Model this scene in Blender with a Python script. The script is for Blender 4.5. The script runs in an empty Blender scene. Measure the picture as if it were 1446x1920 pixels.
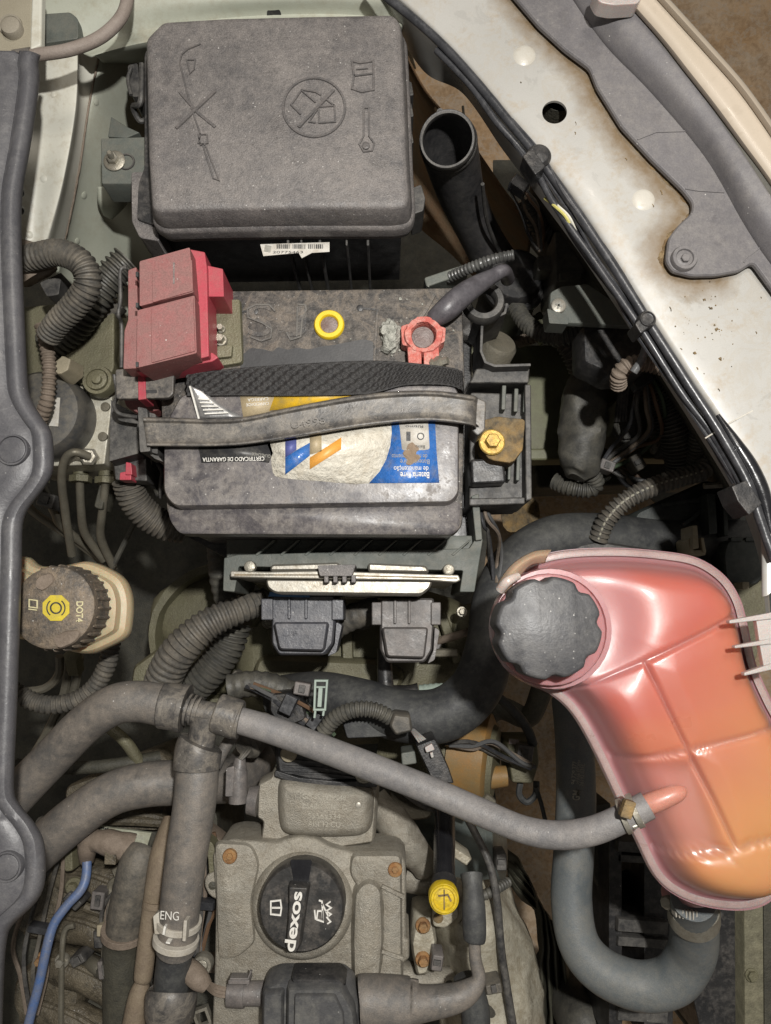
import bpy, bmesh, math, random
from mathutils import Vector, Matrix, noise
random.seed(11)
C = bpy.context.scene.collection
scene = bpy.context.scene
R = math.radians

# ---------------------------------------------------------------- camera
CAMZ, F, TH = 1.43, 1450.0, R(8)
cd = bpy.data.cameras.new('camera'); cam = bpy.data.objects.new('camera', cd); C.objects.link(cam)
cam.location = (0, 0, CAMZ); cam.rotation_euler = (TH, 0, 0)
cd.sensor_fit = 'VERTICAL'; cd.angle = 2 * math.atan(960 / F); cd.clip_start = .01; cd.clip_end = 50
scene.camera = cam
# ---------------------------------------------------------------- world, lamps, exposure
wd = bpy.data.worlds.new('World'); scene.world = wd; wd.use_nodes = True
wd.node_tree.nodes['Background'].inputs[0].default_value = (1, .95, .87, 1)
wd.node_tree.nodes['Background'].inputs[1].default_value = .13
def lamp(name, loc, target, size, power, col):
    l = bpy.data.lights.new(name, 'AREA'); l.shape = 'DISK'; l.size = size; l.energy = power; l.color = col
    o = bpy.data.objects.new(name, l); C.objects.link(o); o.location = loc
    o.rotation_euler = (Vector(target) - Vector(loc)).to_track_quat('-Z', 'Y').to_euler()
lamp('work_lamp', (.13, .17, 1.80), (.02, -.05, .7), .035, 13.6, (1, .98, .94))
lamp('garage_lamp', (.25, .85, 2.7), (0, 0, .6), .5, 12, (1, .92, .82))
vs = scene.view_settings
vs.view_transform = 'Standard'; vs.look = 'None'; vs.exposure = 0.0; vs.gamma = 1
scene.cycles.max_bounces = 6

# ---------------------------------------------------------------- helpers
UP = Vector((0, math.cos(TH), math.sin(TH))); FW = Vector((0, math.sin(TH), -math.cos(TH)))
def W(x, y, z):                       # photo position + real height -> point in the bay
    d = Vector((1, 0, 0)) * ((x - 723) / F) + UP * ((960 - y) / F) + FW
    return Vector((0, 0, CAMZ)) + d * ((z - CAMZ) / d.z)
def M_(n, z): return n * (CAMZ - z) / F   # photo length at a height -> metres
ORG = {}
def tag(o, label=None, cat=None, group=None, kind=None):
    if label: o['label'] = label
    if cat: o['category'] = cat
    if group: o['group'] = group
    if kind: o['kind'] = kind
    return o
def thing(name, loc, label, cat, group=None):
    o = bpy.data.objects.new(name, None); C.objects.link(o); o.location = loc
    o.empty_display_size = .02; ORG[o.name] = Vector(loc)
    return tag(o, label, cat, group)
def join(*gs):
    V, Fc = [], []
    for v, f in gs:
        n = len(V); V += [Vector(p) for p in v]; Fc += [[i + n for i in q] for q in f]
    return V, Fc
def mk(name, g, mat, parent=None, label=None, cat=None, group=None, kind=None, bev=0, seg=2, sharp=38, sub=0, solid=0):
    V, Fc = g
    if parent: org = ORG[parent.name]
    else:
        xs = [v[0] for v in V]; ys = [v[1] for v in V]
        org = Vector(((min(xs) + max(xs)) / 2, (min(ys) + max(ys)) / 2, min(v[2] for v in V)))
    me = bpy.data.meshes.new(name)
    me.from_pydata([tuple(Vector(v) - org) for v in V], [], Fc); me.update()
    bm = bmesh.new(); bm.from_mesh(me); bmesh.ops.recalc_face_normals(bm, faces=bm.faces[:]) if not solid else None
    bm.to_mesh(me); bm.free()
    me.shade_smooth()
    if sharp: me.set_sharp_from_angle(angle=R(sharp))
    me.materials.append(mat)
    o = bpy.data.objects.new(name, me); C.objects.link(o); ORG[o.name] = org
    if parent: o.parent = parent
    else: o.location = org
    if solid:
        m = o.modifiers.new('solid', 'SOLIDIFY'); m.thickness = solid; m.offset = -1
    if bev:
        m = o.modifiers.new('bevel', 'BEVEL'); m.width = bev; m.segments = seg; m.limit_method = 'ANGLE'; m.angle_limit = R(40); m.harden_normals = True
    if sub:
        m = o.modifiers.new('sub', 'SUBSURF'); m.levels = sub; m.render_levels = sub
    return tag(o, label, cat, group, kind)
def cr(P, n, closed=False):           # Catmull-Rom through points of any dimension
    P = [Vector(p) for p in P]; N = len(P); out = []
    for i in range(N if closed else N - 1):
        if closed: a, b, c, d = P[i - 1], P[i], P[(i + 1) % N], P[(i + 2) % N]
        else: a, b, c, d = P[max(i - 1, 0)], P[i], P[i + 1], P[min(i + 2, N - 1)]
        for k in range(n):
            t = k / n
            out.append(.5 * ((2 * b) + (c - a) * t + (2 * a - 5 * b + 4 * c - d) * t * t + (3 * b - a - 3 * c + d) * t ** 3))
    if not closed: out.append(P[-1])
    return out
def sm(pts, n=5): return [tuple(p) for p in cr([Vector((x, y, 0)) for x, y in pts], n, True)]
def rc(pts, r, n=4):                  # polygon with filleted corners (photo units)
    out = []; N = len(pts)
    for i in range(N):
        p = Vector(pts[i][:2]); a = Vector(pts[i - 1][:2]); b = Vector(pts[(i + 1) % N][:2])
        u = (a - p); v = (b - p); rr = min(r, u.length * .45, v.length * .45)
        A = p + u.normalized() * rr; B = p + v.normalized() * rr
        for k in range(n + 1):
            t = k / n; out.append(tuple(A * (1 - t) ** 2 + p * 2 * t * (1 - t) + B * t * t))
    return out
def rect(x, y, w, h, ang=0, r=0):
    c, s = math.cos(R(ang)), math.sin(R(ang))
    P = [(x + c * a - s * b, y + s * a + c * b) for a, b in ((-w / 2, -h / 2), (w / 2, -h / 2), (w / 2, h / 2), (-w / 2, h / 2))]
    return rc(P, r) if r else P
def circ(x, y, r, n=28, ry=None): return [(x + r * math.cos(2 * math.pi * i / n), y + (ry or r) * math.sin(2 * math.pi * i / n)) for i in range(n)]
def offset(P, d):
    N = len(P); out = []
    for i in range(N):
        a, p, b = P[i - 1], P[i], P[(i + 1) % N]
        u = (p - a); v = (b - p)
        if u.length < 1e-9: u = v
        if v.length < 1e-9: v = u
        u = u.normalized(); v = v.normalized()
        n = Vector((u.y + v.y, -(u.x + v.x)))
        if n.length < 1e-6: n = Vector((u.y, -u.x))
        n.normalize(); k = max(.5, n.dot(Vector((u.y, -u.x))))
        out.append(p + n * (d / k))
    for _ in range(40):                   # melt corners that folded over
        bad = 0
        for i in range(N):
            j = (i + 1) % N
            if (out[j] - out[i]).dot(P[j] - P[i]) < 0:
                m = (out[i] + out[j]) / 2; out[i] = m.copy(); out[j] = m.copy(); bad = 1
        if not bad: break
    return out
def stack(pts, rings, zref=None, zf=None):   # rings from top to bottom: (outward offset in m, height)
    z0 = rings[0][1] if zref is None else zref
    B = [W(p[0], p[1], z0).xy for p in pts]
    ar = sum(B[i - 1].x * B[i].y - B[i].x * B[i - 1].y for i in range(len(B)))
    if ar < 0: B.reverse()
    V, Fc = [], []; N = len(B)
    for off, z in rings:
        for p in (offset(B, off) if off else B): V.append(Vector((p.x, p.y, z + (zf(p.x, p.y) if zf else 0))))
    for i in range(len(rings) - 1):
        for j in range(N):
            k = (j + 1) % N; Fc.append([i * N + j, (i + 1) * N + j, (i + 1) * N + k, i * N + k])
    Fc.append(list(range(N))); n0 = (len(rings) - 1) * N; Fc.append([n0 + j for j in reversed(range(N))])
    return V, Fc
def prism(pts, zt, zb): return stack(pts, [(0, zt), (0, zb)])
def sweep(P, rad, seg=14, cap=True, ref=None):
    V, Fc = [], []; n = len(P)
    t0 = (P[1] - P[0]).normalized(); nv = t0.cross(Vector((0, 0, 1)))
    if nv.length < 1e-4: nv = t0.cross(Vector((1, 0, 0)))
    nv.normalize()
    for i in range(n):
        t = (P[min(i + 1, n - 1)] - P[max(i - 1, 0)]).normalized()
        nv = (nv - t * nv.dot(t)).normalized(); bv = t.cross(nv)
        for k in range(seg):
            a = 2 * math.pi * k / seg; V.append(P[i] + (nv * math.cos(a) + bv * math.sin(a)) * rad[i])
    for i in range(n - 1):
        for k in range(seg):
            l = (k + 1) % seg; Fc.append([i * seg + k, i * seg + l, (i + 1) * seg + l, (i + 1) * seg + k])
    if cap: Fc.append(list(reversed(range(seg)))); Fc.append([(n - 1) * seg + k for k in range(seg)])
    return V, Fc
def tube(pts, r, corr=0, seg=14, cap=True, depth=.80, dens=8):
    # pts: (x, y, height[, r]) ; r in photo units ; corr = pitch in m of a corrugated conduit
    P = [W(p[0], p[1], p[2]) for p in pts]; rr = [M_(p[3] if len(p) > 3 else r, p[2]) for p in pts]
    Q = cr([Vector((*p, q)) for p, q in zip(P, rr)], dens)
    P = [Vector(q[:3]) for q in Q]; rr = [q[3] for q in Q]
    if len(pts) > 3:
        am = max(rr) * (.10 if corr else .045); k = .35 / max(rr) / 2
        P = [p + noise.noise_vector(p * k) * am for p in P]
        rr = [q * (1 + .05 * noise.noise(p * k * 1.7 + Vector((7, 3, 1)))) for p, q in zip(P, rr)]
    if corr:
        L = [0]
        for a, b in zip(P, P[1:]): L.append(L[-1] + (b - a).length)
        nP, nr, j = [], [], 0; n = int(L[-1] / corr * 4)
        for i in range(n + 1):
            s = L[-1] * i / n
            while j < len(L) - 2 and L[j + 1] < s: j += 1
            t = (s - L[j]) / max(L[j + 1] - L[j], 1e-9)
            nP.append(P[j].lerp(P[j + 1], t)); q = rr[j] + (rr[j + 1] - rr[j]) * t
            nr.append(q * (1 if i % 4 < 2 else depth))
        P, rr = nP, nr
    return sweep(P, rr, seg, cap)
def lathe(c, prof, axis=(0, 0, 1), seg=32):
    ax = Vector(axis).normalized(); u = ax.cross(Vector((0, 1, 0)))
    if u.length < .1: u = ax.cross(Vector((1, 0, 0)))
    u.normalize(); v = ax.cross(u); V, Fc = [], []
    for r, h in prof:
        for k in range(seg):
            a = 2 * math.pi * k / seg; V.append(Vector(c) + ax * h + (u * math.cos(a) + v * math.sin(a)) * max(r, 1e-5))
    for i in range(len(prof) - 1):
        for k in range(seg):
            l = (k + 1) % seg; Fc.append([i * seg + k, (i + 1) * seg + k, (i + 1) * seg + l, i * seg + l])
    Fc.append(list(reversed(range(seg)))); n = (len(prof) - 1) * seg; Fc.append([n + k for k in range(seg)])
    return V, Fc
def disc(x, y, z, r, h, bevel=.12, seg=32, axis=(0, 0, 1)):
    q = M_(r, z); return lathe(W(x, y, z), [(q, -h), (q, -q * bevel), (q * (1 - bevel * .3), -q * bevel * .3), (q * (1 - bevel), 0), (q * .01, 0)], axis, seg)
def ring(x, y, z, ro, ri, h, seg=36):
    a, b = M_(ro, z), M_(ri, z); V, Fc = lathe(W(x, y, z), [(b, -h), (a, -h), (a, -h * .3), ((a + b) / 2 + (a - b) * .3, 0), ((a + b) / 2 - (a - b) * .3, 0), (b, -h * .3), (b, -h)], seg=seg)
    return V, Fc[:-2]
def loft(rows, nu=10, nv=6):
    G = [cr([W(*p) for p in row], nu) for row in rows]
    n = len(G[0]); cols = [cr([g[i] for g in G], nv) for i in range(n)]
    m = len(cols[0]); V = [p for c in cols for p in c]
    Fc = [[i * m + j, (i + 1) * m + j, (i + 1) * m + j + 1, i * m + j + 1] for i in range(n - 1) for j in range(m - 1)]
    # face up
    a, b, c = V[Fc[0][0]], V[Fc[0][1]], V[Fc[0][2]]
    if (b - a).cross(c - b).z < 0: Fc = [list(reversed(f)) for f in Fc]
    return V, Fc
def stroke(pts, z, w, h=.0006, closed=False, base=.0004):
    P = [W(p[0], p[1], z).xy for p in pts]; q = M_(w, z) / 2
    N = len(P); V = []; Fc = []
    for i in range(N):
        a = P[i - 1] if (i or closed) else P[i]; b = P[(i + 1) % N] if (i < N - 1 or closed) else P[i]
        u = (P[i] - a); v = (b - P[i])
        if u.length < 1e-9: u = v
        if v.length < 1e-9: v = u
        u = u.normalized(); v = v.normalized(); n = Vector((u.y + v.y, -(u.x + v.x)))
        if n.length < 1e-3: n = Vector((u.y, -u.x))
        n.normalize(); k = max(.5, n.dot(Vector((u.y, -u.x)))); n *= q / k
        for s, zz in ((1, -base), (.8, h), (-.8, h), (-1, -base)): V.append(Vector((P[i].x + n.x * s, P[i].y + n.y * s, z + zz)))
    for i in range(N if closed else N - 1):
        j = (i + 1) % N
        for k in range(3): Fc.append([i * 4 + k, j * 4 + k, j * 4 + k + 1, i * 4 + k + 1])
    if not closed: Fc.append([0, 1, 2, 3]); e = (N - 1) * 4; Fc.append([e + 3, e + 2, e + 1, e])
    return V, Fc
def text(body, x, y, z, w, h, ang, mat, parent, name='lettering', ext=.0003, flip=False, bold=0, normal=None):
    cu = bpy.data.curves.new('t', 'FONT'); cu.body = body; cu.size = 1; cu.extrude = 0; cu.offset = bold
    to = bpy.data.objects.new('t', cu); C.objects.link(to)
    bpy.context.view_layer.update()
    me = bpy.data.meshes.new_from_object(to.evaluated_get(bpy.context.evaluated_depsgraph_get()))
    bpy.data.objects.remove(to); 
    xs = [v.co.x for v in me.vertices]; ys = [v.co.y for v in me.vertices]
    x0, x1, y0, y1 = min(xs), max(xs), min(ys), max(ys)
    sx = M_(w, z) / (x1 - x0) * (-1 if flip else 1); sy = M_(h, z) / (y1 - y0); c = W(x, y, z)
    nz = Vector(normal).normalized() if normal else Vector((0, 0, 1))
    ex = Vector((math.cos(R(ang)), math.sin(R(ang)), 0)); ex = (ex - nz * ex.dot(nz)).normalized(); ey = nz.cross(ex)
    V = [c + ex * ((v.co.x - (x0 + x1) / 2) * sx) + ey * ((v.co.y - (y0 + y1) / 2) * sy) + nz * ext for v in me.vertices]
    Fc = [list(p.vertices) for p in me.polygons]; bpy.data.meshes.remove(me)
    return mk(name, (V, Fc), mat, parent, sharp=0)
def lump(x, y, z, rx, ry, h, seg=36, n=12):
    c = W(x, y, z); a, b = M_(rx, z), M_(ry, z); V, Fc = [], []
    for i in range(n + 1):
        t = i / n * math.pi / 2; f = 1 + .12 * math.sin(3 * t)
        for k in range(seg):
            p = 2 * math.pi * k / seg; w = 1 + .13 * math.sin(3 * p + 1) + .09 * math.sin(5 * p)
            V.append(c + Vector((a * math.cos(t) ** .7 * math.cos(p) * w, b * math.cos(t) ** .7 * math.sin(p) * w, h * math.sin(t))))
    for i in range(n):
        for k in range(seg):
            l = (k + 1) % seg; Fc.append([i * seg + k, i * seg + l, (i + 1) * seg + l, (i + 1) * seg + k])
    return V, Fc
def hexbolt(x, y, z, r, h=.006, washer=1.5):
    q = M_(r, z); c = W(x, y, z)
    return join(lathe(c, [(q * washer, -h), (q * washer, -h * .75), (q * washer * .9, -h * .65), (q * .9, -h * .65)]),
                lathe(c, [(q, -h * .7), (q, -h * .12), (q * .85, 0), (q * .1, 0)], seg=6))
def jitter(g, amp, sc):
    V, Fc = g
    return [v + noise.noise_vector(v * sc) * amp for v in V], Fc

# ---------------------------------------------------------------- materials
def mat(name, a, b=None, scale=30, rough=.6, metal=0, dust=None, damt=.5, specks=0, bump=.15, bscale=500, coat=0, sss=0, trans=0, spec=.5, dscale=None, grain=.16, stains=0, scol=None):
    m = bpy.data.materials.new(name); m.use_nodes = True; nt = m.node_tree; N = nt.nodes; L = nt.links
    p = N['Principled BSDF']; g = N.new('ShaderNodeNewGeometry')
    def nz(s, d=5, r=.6):
        n = N.new('ShaderNodeTexNoise'); n.inputs['Scale'].default_value = s; n.inputs['Detail'].default_value = d; n.inputs['Roughness'].default_value = r
        L.new(g.outputs['Position'], n.inputs['Vector']); return n.outputs['Fac']
    def ramp(x, lo, hi, o0=0, o1=1):
        n = N.new('ShaderNodeMapRange'); n.inputs[1].default_value = lo; n.inputs[2].default_value = hi; n.inputs[3].default_value = o0; n.inputs[4].default_value = o1
        L.new(x, n.inputs[0]); return n.outputs[0]
    def mix(f, c1, c2):
        n = N.new('ShaderNodeMix'); n.data_type = 'RGBA'
        L.new(f, n.inputs[0])
        for c, i in ((c1, 6), (c2, 7)):
            if isinstance(c, tuple): n.inputs[i].default_value = (*c, 1)
            else: L.new(c, n.inputs[i])
        return n.outputs[2]
    def math_(op, x, y):
        n = N.new('ShaderNodeMath'); n.operation = op
        for c, i in ((x, 0), (y, 1)):
            if isinstance(c, (int, float)): n.inputs[i].default_value = c
            else: L.new(c, n.inputs[i])
        return n.outputs[0]
    col = mix(ramp(nz(scale), .35, .65), a, b or a)
    rg = ramp(nz(scale * 2.3), .3, .7, max(0, rough - .1), min(1, rough + .1))
    if dust:
        ds = dscale or scale
        sp = N.new('ShaderNodeSeparateXYZ'); L.new(g.outputs['Normal'], sp.inputs[0])
        d = math_('MULTIPLY', ramp(math_('ADD', math_('MULTIPLY', nz(ds * 1.7, 8, .7), .55), math_('MULTIPLY', nz(150, 6, .75), .45)), .585 - damt * .42, .80 - damt * .34), ramp(sp.outputs[2], -.1, .9, .35, 1))
        col = mix(d, col, dust); rg = math_('MAXIMUM', rg, math_('MULTIPLY', d, .85))
    if stains:
        ns = N.new('ShaderNodeTexNoise'); ns.inputs['Scale'].default_value = 38; ns.inputs['Detail'].default_value = 9; ns.inputs['Roughness'].default_value = .62; ns.inputs['Distortion'].default_value = .6
        L.new(g.outputs['Position'], ns.inputs['Vector'])
        b1 = math_('MULTIPLY', ramp(ns.outputs['Fac'], .50, .54), ramp(ns.outputs['Fac'], .60, .55))
        col = mix(math_('MULTIPLY', b1, stains), col, scol or dust or b or a)
        b2 = ramp(ns.outputs['Fac'], .40, .36)
        col = mix(math_('MULTIPLY', b2, stains * .8), col, tuple(x * .55 for x in a))
        rg = math_('SUBTRACT', rg, math_('MULTIPLY', b2, .12))
    if specks:
        v = N.new('ShaderNodeTexVoronoi'); v.inputs['Scale'].default_value = 240; L.new(g.outputs['Position'], v.inputs['Vector'])
        sx = N.new('ShaderNodeSeparateColor'); L.new(v.outputs['Color'], sx.inputs[0])
        f = math_('MULTIPLY', ramp(v.outputs['Distance'], .16, .08), math_('GREATER_THAN', sx.outputs[0], 1 - specks))
        f = math_('MULTIPLY', math_('MULTIPLY', f, sx.outputs[1]), ramp(nz(34, 4), .42, .6))
        col = mix(f, col, (.55, .53, .50))
    if grain:
        gm = N.new('ShaderNodeMix'); gm.data_type = 'RGBA'; gm.blend_type = 'MULTIPLY'; gm.inputs[0].default_value = 1
        L.new(col, gm.inputs[6]); L.new(ramp(nz(1100, 4, .7), .3, .7, 1 - grain, 1 + grain), gm.inputs[7]); col = gm.outputs[2]
    L.new(col, p.inputs['Base Color']); L.new(rg, p.inputs['Roughness'])
    p.inputs['Metallic'].default_value = metal; p.inputs['Specular IOR Level'].default_value = spec
    p.inputs['Coat Weight'].default_value = coat; p.inputs['Coat Roughness'].default_value = .13
    p.inputs['Transmission Weight'].default_value = trans
    if sss: p.inputs['Subsurface Weight'].default_value = sss; p.inputs['Subsurface Radius'].default_value = (.02, .006, .004); p.inputs['Subsurface Scale'].default_value = .6
    if bump:
        bn = N.new('ShaderNodeBump'); bn.inputs['Strength'].default_value = bump; bn.inputs['Distance'].default_value = .002
        L.new(math_('ADD', nz(bscale, 3), math_('MULTIPLY', nz(bscale * .12, 3), 1.5)), bn.inputs['Height']); L.new(bn.outputs[0], p.inputs['Normal'])
    return m
DUST = (.27, .235, .20)
lidm = mat('dusty_box_plastic', (.086, .081, .081), (.112, .104, .102), 12, .5, dust=(.205, .185, .172), damt=.46, specks=.8, bump=.3, bscale=700, grain=.45, stains=.28, scol=(.21, .19, .178))
blk = mat('black_plastic', (.014, .014, .015), (.03, .029, .029), 40, .42, dust=(.12, .11, .10), damt=.25, specks=.08)
blkd = mat('dusty_black_plastic', (.022, .022, .023), (.045, .043, .042), 40, .55, dust=(.15, .14, .125), damt=.42, specks=.12)
batt = mat('battery_plastic', (.058, .053, .057), (.095, .086, .09), 22, .40, dust=(.22, .20, .185), damt=.38, specks=.5, bump=.08, grain=.3, stains=.35, scol=(.24, .215, .19))
shelfm = mat('battery_shelf', (.032, .031, .031), (.06, .056, .053), 30, .6, dust=(.19, .165, .14), damt=.40, specks=.8, bump=.35, grain=.4, stains=.4, scol=(.22, .18, .14))
clampm = mat('clamp_rubber', (.05, .048, .047), (.085, .079, .074), 40, .42, dust=(.19, .17, .145), damt=.40, specks=.4, bump=.08, grain=.3, stains=.4, scol=(.25, .22, .18))
cowlm = mat('cowl_plastic', (.068, .067, .073), (.09, .088, .094), 12, .45, dust=(.15, .145, .145), damt=.25, specks=.3, bump=.1, grain=.2, stains=.12)
cream = mat('cream_paint', (.50, .475, .42), (.56, .53, .47), 7, .4, dust=(.33, .25, .155), damt=.16, bump=.04, bscale=60, coat=.1, dscale=16, grain=.05, stains=.16, scol=(.36, .29, .19))
mint = mat('mint_underpaint', (.36, .375, .31), (.42, .43, .36), 10, .5, dust=(.29, .26, .19), damt=.25, bump=.04, dscale=12, grain=.05)
white_p = mat('pale_paint', (.54, .53, .46), (.62, .605, .53), 10, .42, dust=(.38, .33, .24), damt=.22, bump=.03, dscale=11, grain=.04)
tan = mat('dirty_tan_paint', (.34, .22, .12), (.24, .20, .13), 22, .7, dust=(.30, .16, .08), damt=.45, bump=.2)
olive = mat('olive_underpaint', (.17, .175, .10), (.215, .215, .13), 16, .5, dust=(.14, .125, .085), damt=.35, bump=.08)
trim = mat('grey_trim', (.115, .108, .112), (.15, .141, .145), 10, .55, dust=(.21, .195, .185), damt=.28, specks=.2, bump=.1, grain=.18, stains=.14)
seal = mat('olive_seal', (.085, .08, .065), (.12, .11, .09), 18, .7, bump=.15)
beige = mat('body_beige', (.43, .365, .285), (.46, .39, .31), 8, .45, bump=.0, coat=.1, grain=.03, stains=.08)
dirt = mat('caked_dirt', (.22, .135, .06), (.09, .06, .03), 60, .95, bump=1.0, bscale=600, dust=(.36, .27, .15), damt=.35)
red = mat('red_plastic', (.43, .055, .08), (.38, .05, .07), 20, .45, bump=.05, dust=(.33, .10, .10), damt=.3)
redd = mat('dusty_red_plastic', (.27, .075, .075), (.25, .085, .08), 24, .6, dust=(.235, .12, .11), damt=.7, specks=.3, bump=.15, grain=.28, stains=.18, scol=(.36, .11, .11))
redp = mat('pink_corroded_lead', (.60, .17, .13), (.50, .11, .09), 90, .6, dust=(.62, .42, .36), damt=.3, bump=.9, bscale=500)
salt = mat('corrosion_salt', (.42, .42, .37), (.22, .22, .19), 140, .95, dust=(.55, .54, .48), damt=.4, bump=1.0, bscale=700)
lead = mat('dull_lead', (.16, .11, .10), (.24, .20, .19), 80, .6, metal=.3, bump=.5)
rub = mat('grey_hose_rubber', (.085, .08, .075), (.125, .117, .108), 22, .55, dust=(.215, .185, .155), damt=.42, specks=.25, bump=.2, bscale=900, grain=.25, stains=.2, scol=(.21, .18, .15))
rubl = mat('pale_hose_rubber', (.15, .145, .145), (.19, .182, .18), 22, .5, dust=(.27, .25, .235), damt=.42, specks=.3, bump=.2, bscale=900, grain=.2, stains=.12, scol=(.10, .09, .085))
rubb = mat('blue_grey_hose', (.10, .115, .122), (.135, .147, .15), 18, .55, dust=(.19, .185, .165), damt=.35, bump=.15, bscale=900, grain=.2, stains=.1)
rubk = mat('black_hose_rubber', (.03, .031, .033), (.055, .056, .055), 20, .6, dust=(.11, .11, .10), damt=.3, bump=.2, bscale=900)
cond = mat('conduit_plastic', (.05, .047, .042), (.085, .08, .07), 30, .6, dust=(.19, .165, .13), damt=.4, bump=.2)
condk = mat('dark_conduit', (.042, .041, .037), (.072, .07, .062), 30, .55, dust=(.135, .125, .10), damt=.38, bump=.2, grain=.25, stains=.2)
condb = mat('brown_dusty_conduit', (.13, .10, .075), (.19, .15, .115), 40, .75, dust=(.24, .19, .15), damt=.4, bump=.3)
alu = mat('cast_aluminium', (.25, .232, .195), (.32, .298, .25), 26, .55, metal=.25, dust=(.27, .24, .19), damt=.40, bump=.45, bscale=900, grain=.3, stains=.35, scol=(.16, .135, .10))
alud = mat('dark_cast_aluminium', (.12, .11, .085), (.17, .155, .12), 26, .65, metal=.2, dust=(.16, .14, .10), damt=.4, bump=.4)
steel = mat('pale_steel', (.36, .34, .295), (.43, .405, .35), 60, .45, metal=.45, dust=(.28, .24, .18), damt=.3, bump=.1)
zinc = mat('dull_zinc', (.32, .30, .25), (.42, .40, .34), 80, .45, metal=.6, dust=(.25, .22, .17), damt=.4, bump=.2)
goldz = mat('yellow_zinc', (.62, .42, .10), (.45, .29, .07), 150, .5, metal=.4, dust=(.35, .24, .10), damt=.3, bump=.4)
rust = mat('rust', (.22, .095, .035), (.33, .17, .06), 120, .9, bump=.8, dust=(.30, .21, .11), damt=.4)
rustc = mat('rusty_black', (.05, .045, .035), (.28, .18, .07), 70, .8, bump=.6, dust=(.22, .17, .10), damt=.3)
yel = mat('yellow_plastic', (.78, .55, .015), (.72, .49, .012), 60, .4, bump=.05, dust=(.5, .36, .08), damt=.15)
yeld = mat('dirty_yellow_plastic', (.68, .48, .012), (.50, .35, .02), 180, .5, bump=.3, dust=(.10, .08, .03), damt=.12)
capk = mat('cap_black', (.02, .02, .02), (.04, .038, .036), 35, .38, dust=(.13, .115, .10), damt=.28, specks=.25, bump=.12)
capg = mat('cap_grey', (.042, .042, .045), (.06, .059, .062), 16, .5, dust=(.125, .12, .115), damt=.28, specks=.6, bump=.12, grain=.2, stains=.2)
capd = mat('cap_dusty', (.045, .042, .039), (.075, .066, .057), 45, .6, dust=(.24, .185, .13), damt=.45, specks=.4, bump=.4, grain=.35, stains=.4)
resv = mat('reservoir_plastic', (.40, .32, .195), (.46, .375, .24), 16, .35, sss=.5, dust=(.34, .27, .17), damt=.22, bump=.05, coat=.3, grain=.06)
webm = mat('webbing', (.016, .015, .015), (.028, .026, .025), 200, .6, bump=.4, bscale=900, grain=.5)
ink = mat('white_print', (.72, .70, .65), (.6, .58, .53), 300, .7, bump=0)
inkd = mat('grey_print', (.33, .32, .28), (.25, .24, .21), 400, .7, bump=0)
inkk = mat('black_print', (.02, .02, .02), (.05, .05, .05), 300, .6, bump=0)
paper = mat('white_label', (.60, .58, .53), (.5, .47, .42), 30, .6, dust=(.34, .29, .22), damt=.3, bump=.05)
labw = mat('battery_label_white', (.74, .70, .60), (.66, .62, .53), 30, .35, dust=(.50, .44, .34), damt=.24, bump=1.0, bscale=130, stains=.3, scol=(.42, .36, .27), coat=.4)
labb = mat('battery_label_blue', (.03, .14, .45), (.05, .17, .48), 50, .35, dust=(.22, .24, .30), damt=.25, bump=.4, bscale=220, coat=.3)
labn = mat('battery_label_navy', (.06, .075, .27), (.11, .125, .31), 50, .45, bump=.05)
labo = mat('battery_label_orange', (.80, .36, .055), (.72, .36, .09), 40, .45, bump=.05)
laby = mat('battery_label_yellow', (.76, .46, .02), (.52, .34, .05), 90, .45, dust=(.30, .24, .1), damt=.25, bump=.05)
labt = mat('battery_label_tan', (.45, .36, .22), (.38, .31, .2), 50, .5, bump=.05)
labk = mat('battery_label_black', (.03, .03, .033), (.05, .05, .05), 50, .4, dust=(.14, .13, .115), damt=.25, bump=.05)
silv = mat('silver_foil', (.22, .22, .22), (.38, .37, .36), 80, .35, metal=.5, bump=.1)
blue = mat('blue_hose', (.07, .135, .31), (.10, .15, .29), 70, .5, dust=(.17, .175, .20), damt=.45, specks=.15, bump=.1)
bluep = mat('blue_plastic', (.05, .14, .32), (.07, .17, .34), 40, .5, bump=.05)
floorm = mat('garage_floor_concrete', (.48, .30, .15), (.52, .40, .28), 5, .8, dust=(.25, .155, .08), damt=.35, bump=.25, bscale=120, dscale=11, stains=.45, scol=(.46, .40, .33))
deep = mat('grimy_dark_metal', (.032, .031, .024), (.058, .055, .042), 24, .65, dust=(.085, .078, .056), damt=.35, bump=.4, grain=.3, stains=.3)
gearm = mat('olive_casting', (.125, .118, .07), (.18, .168, .105), 18, .55, metal=.1, dust=(.14, .125, .08), damt=.4, bump=.4, grain=.3, stains=.3)
manif = mat('grimy_manifold', (.042, .036, .025), (.085, .07, .047), 30, .5, dust=(.15, .125, .085), damt=.40, bump=.6, specks=.4, grain=.4, stains=.5)
brown = mat('brown_rust_pipe', (.145, .11, .078), (.19, .145, .10), 50, .75, dust=(.22, .175, .12), damt=.4, bump=.3)
amber = mat('amber_plastic', (.36, .185, .05), (.28, .165, .06), 30, .5, dust=(.24, .18, .09), damt=.4, bump=.1, stains=.3)
shield = mat('heat_shield', (.42, .39, .31), (.52, .49, .40), 30, .4, metal=.2, dust=(.25, .21, .14), damt=.32, bump=.3, stains=.35, scol=(.2, .16, .1))
trayg = mat('green_grey_tray', (.085, .095, .085), (.12, .13, .115), 30, .6, dust=(.15, .145, .12), damt=.35, bump=.2)
palec = mat('pale_clip', (.40, .355, .335), (.46, .41, .385), 30, .35, sss=.3, bump=.02)
mintc = mat('mint_clip', (.27, .33, .285), (.33, .39, .34), 40, .4, bump=.02)
gloss = mat('glossy_black_tube', (.012, .012, .014), (.02, .02, .022), 40, .22, bump=.05)
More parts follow.
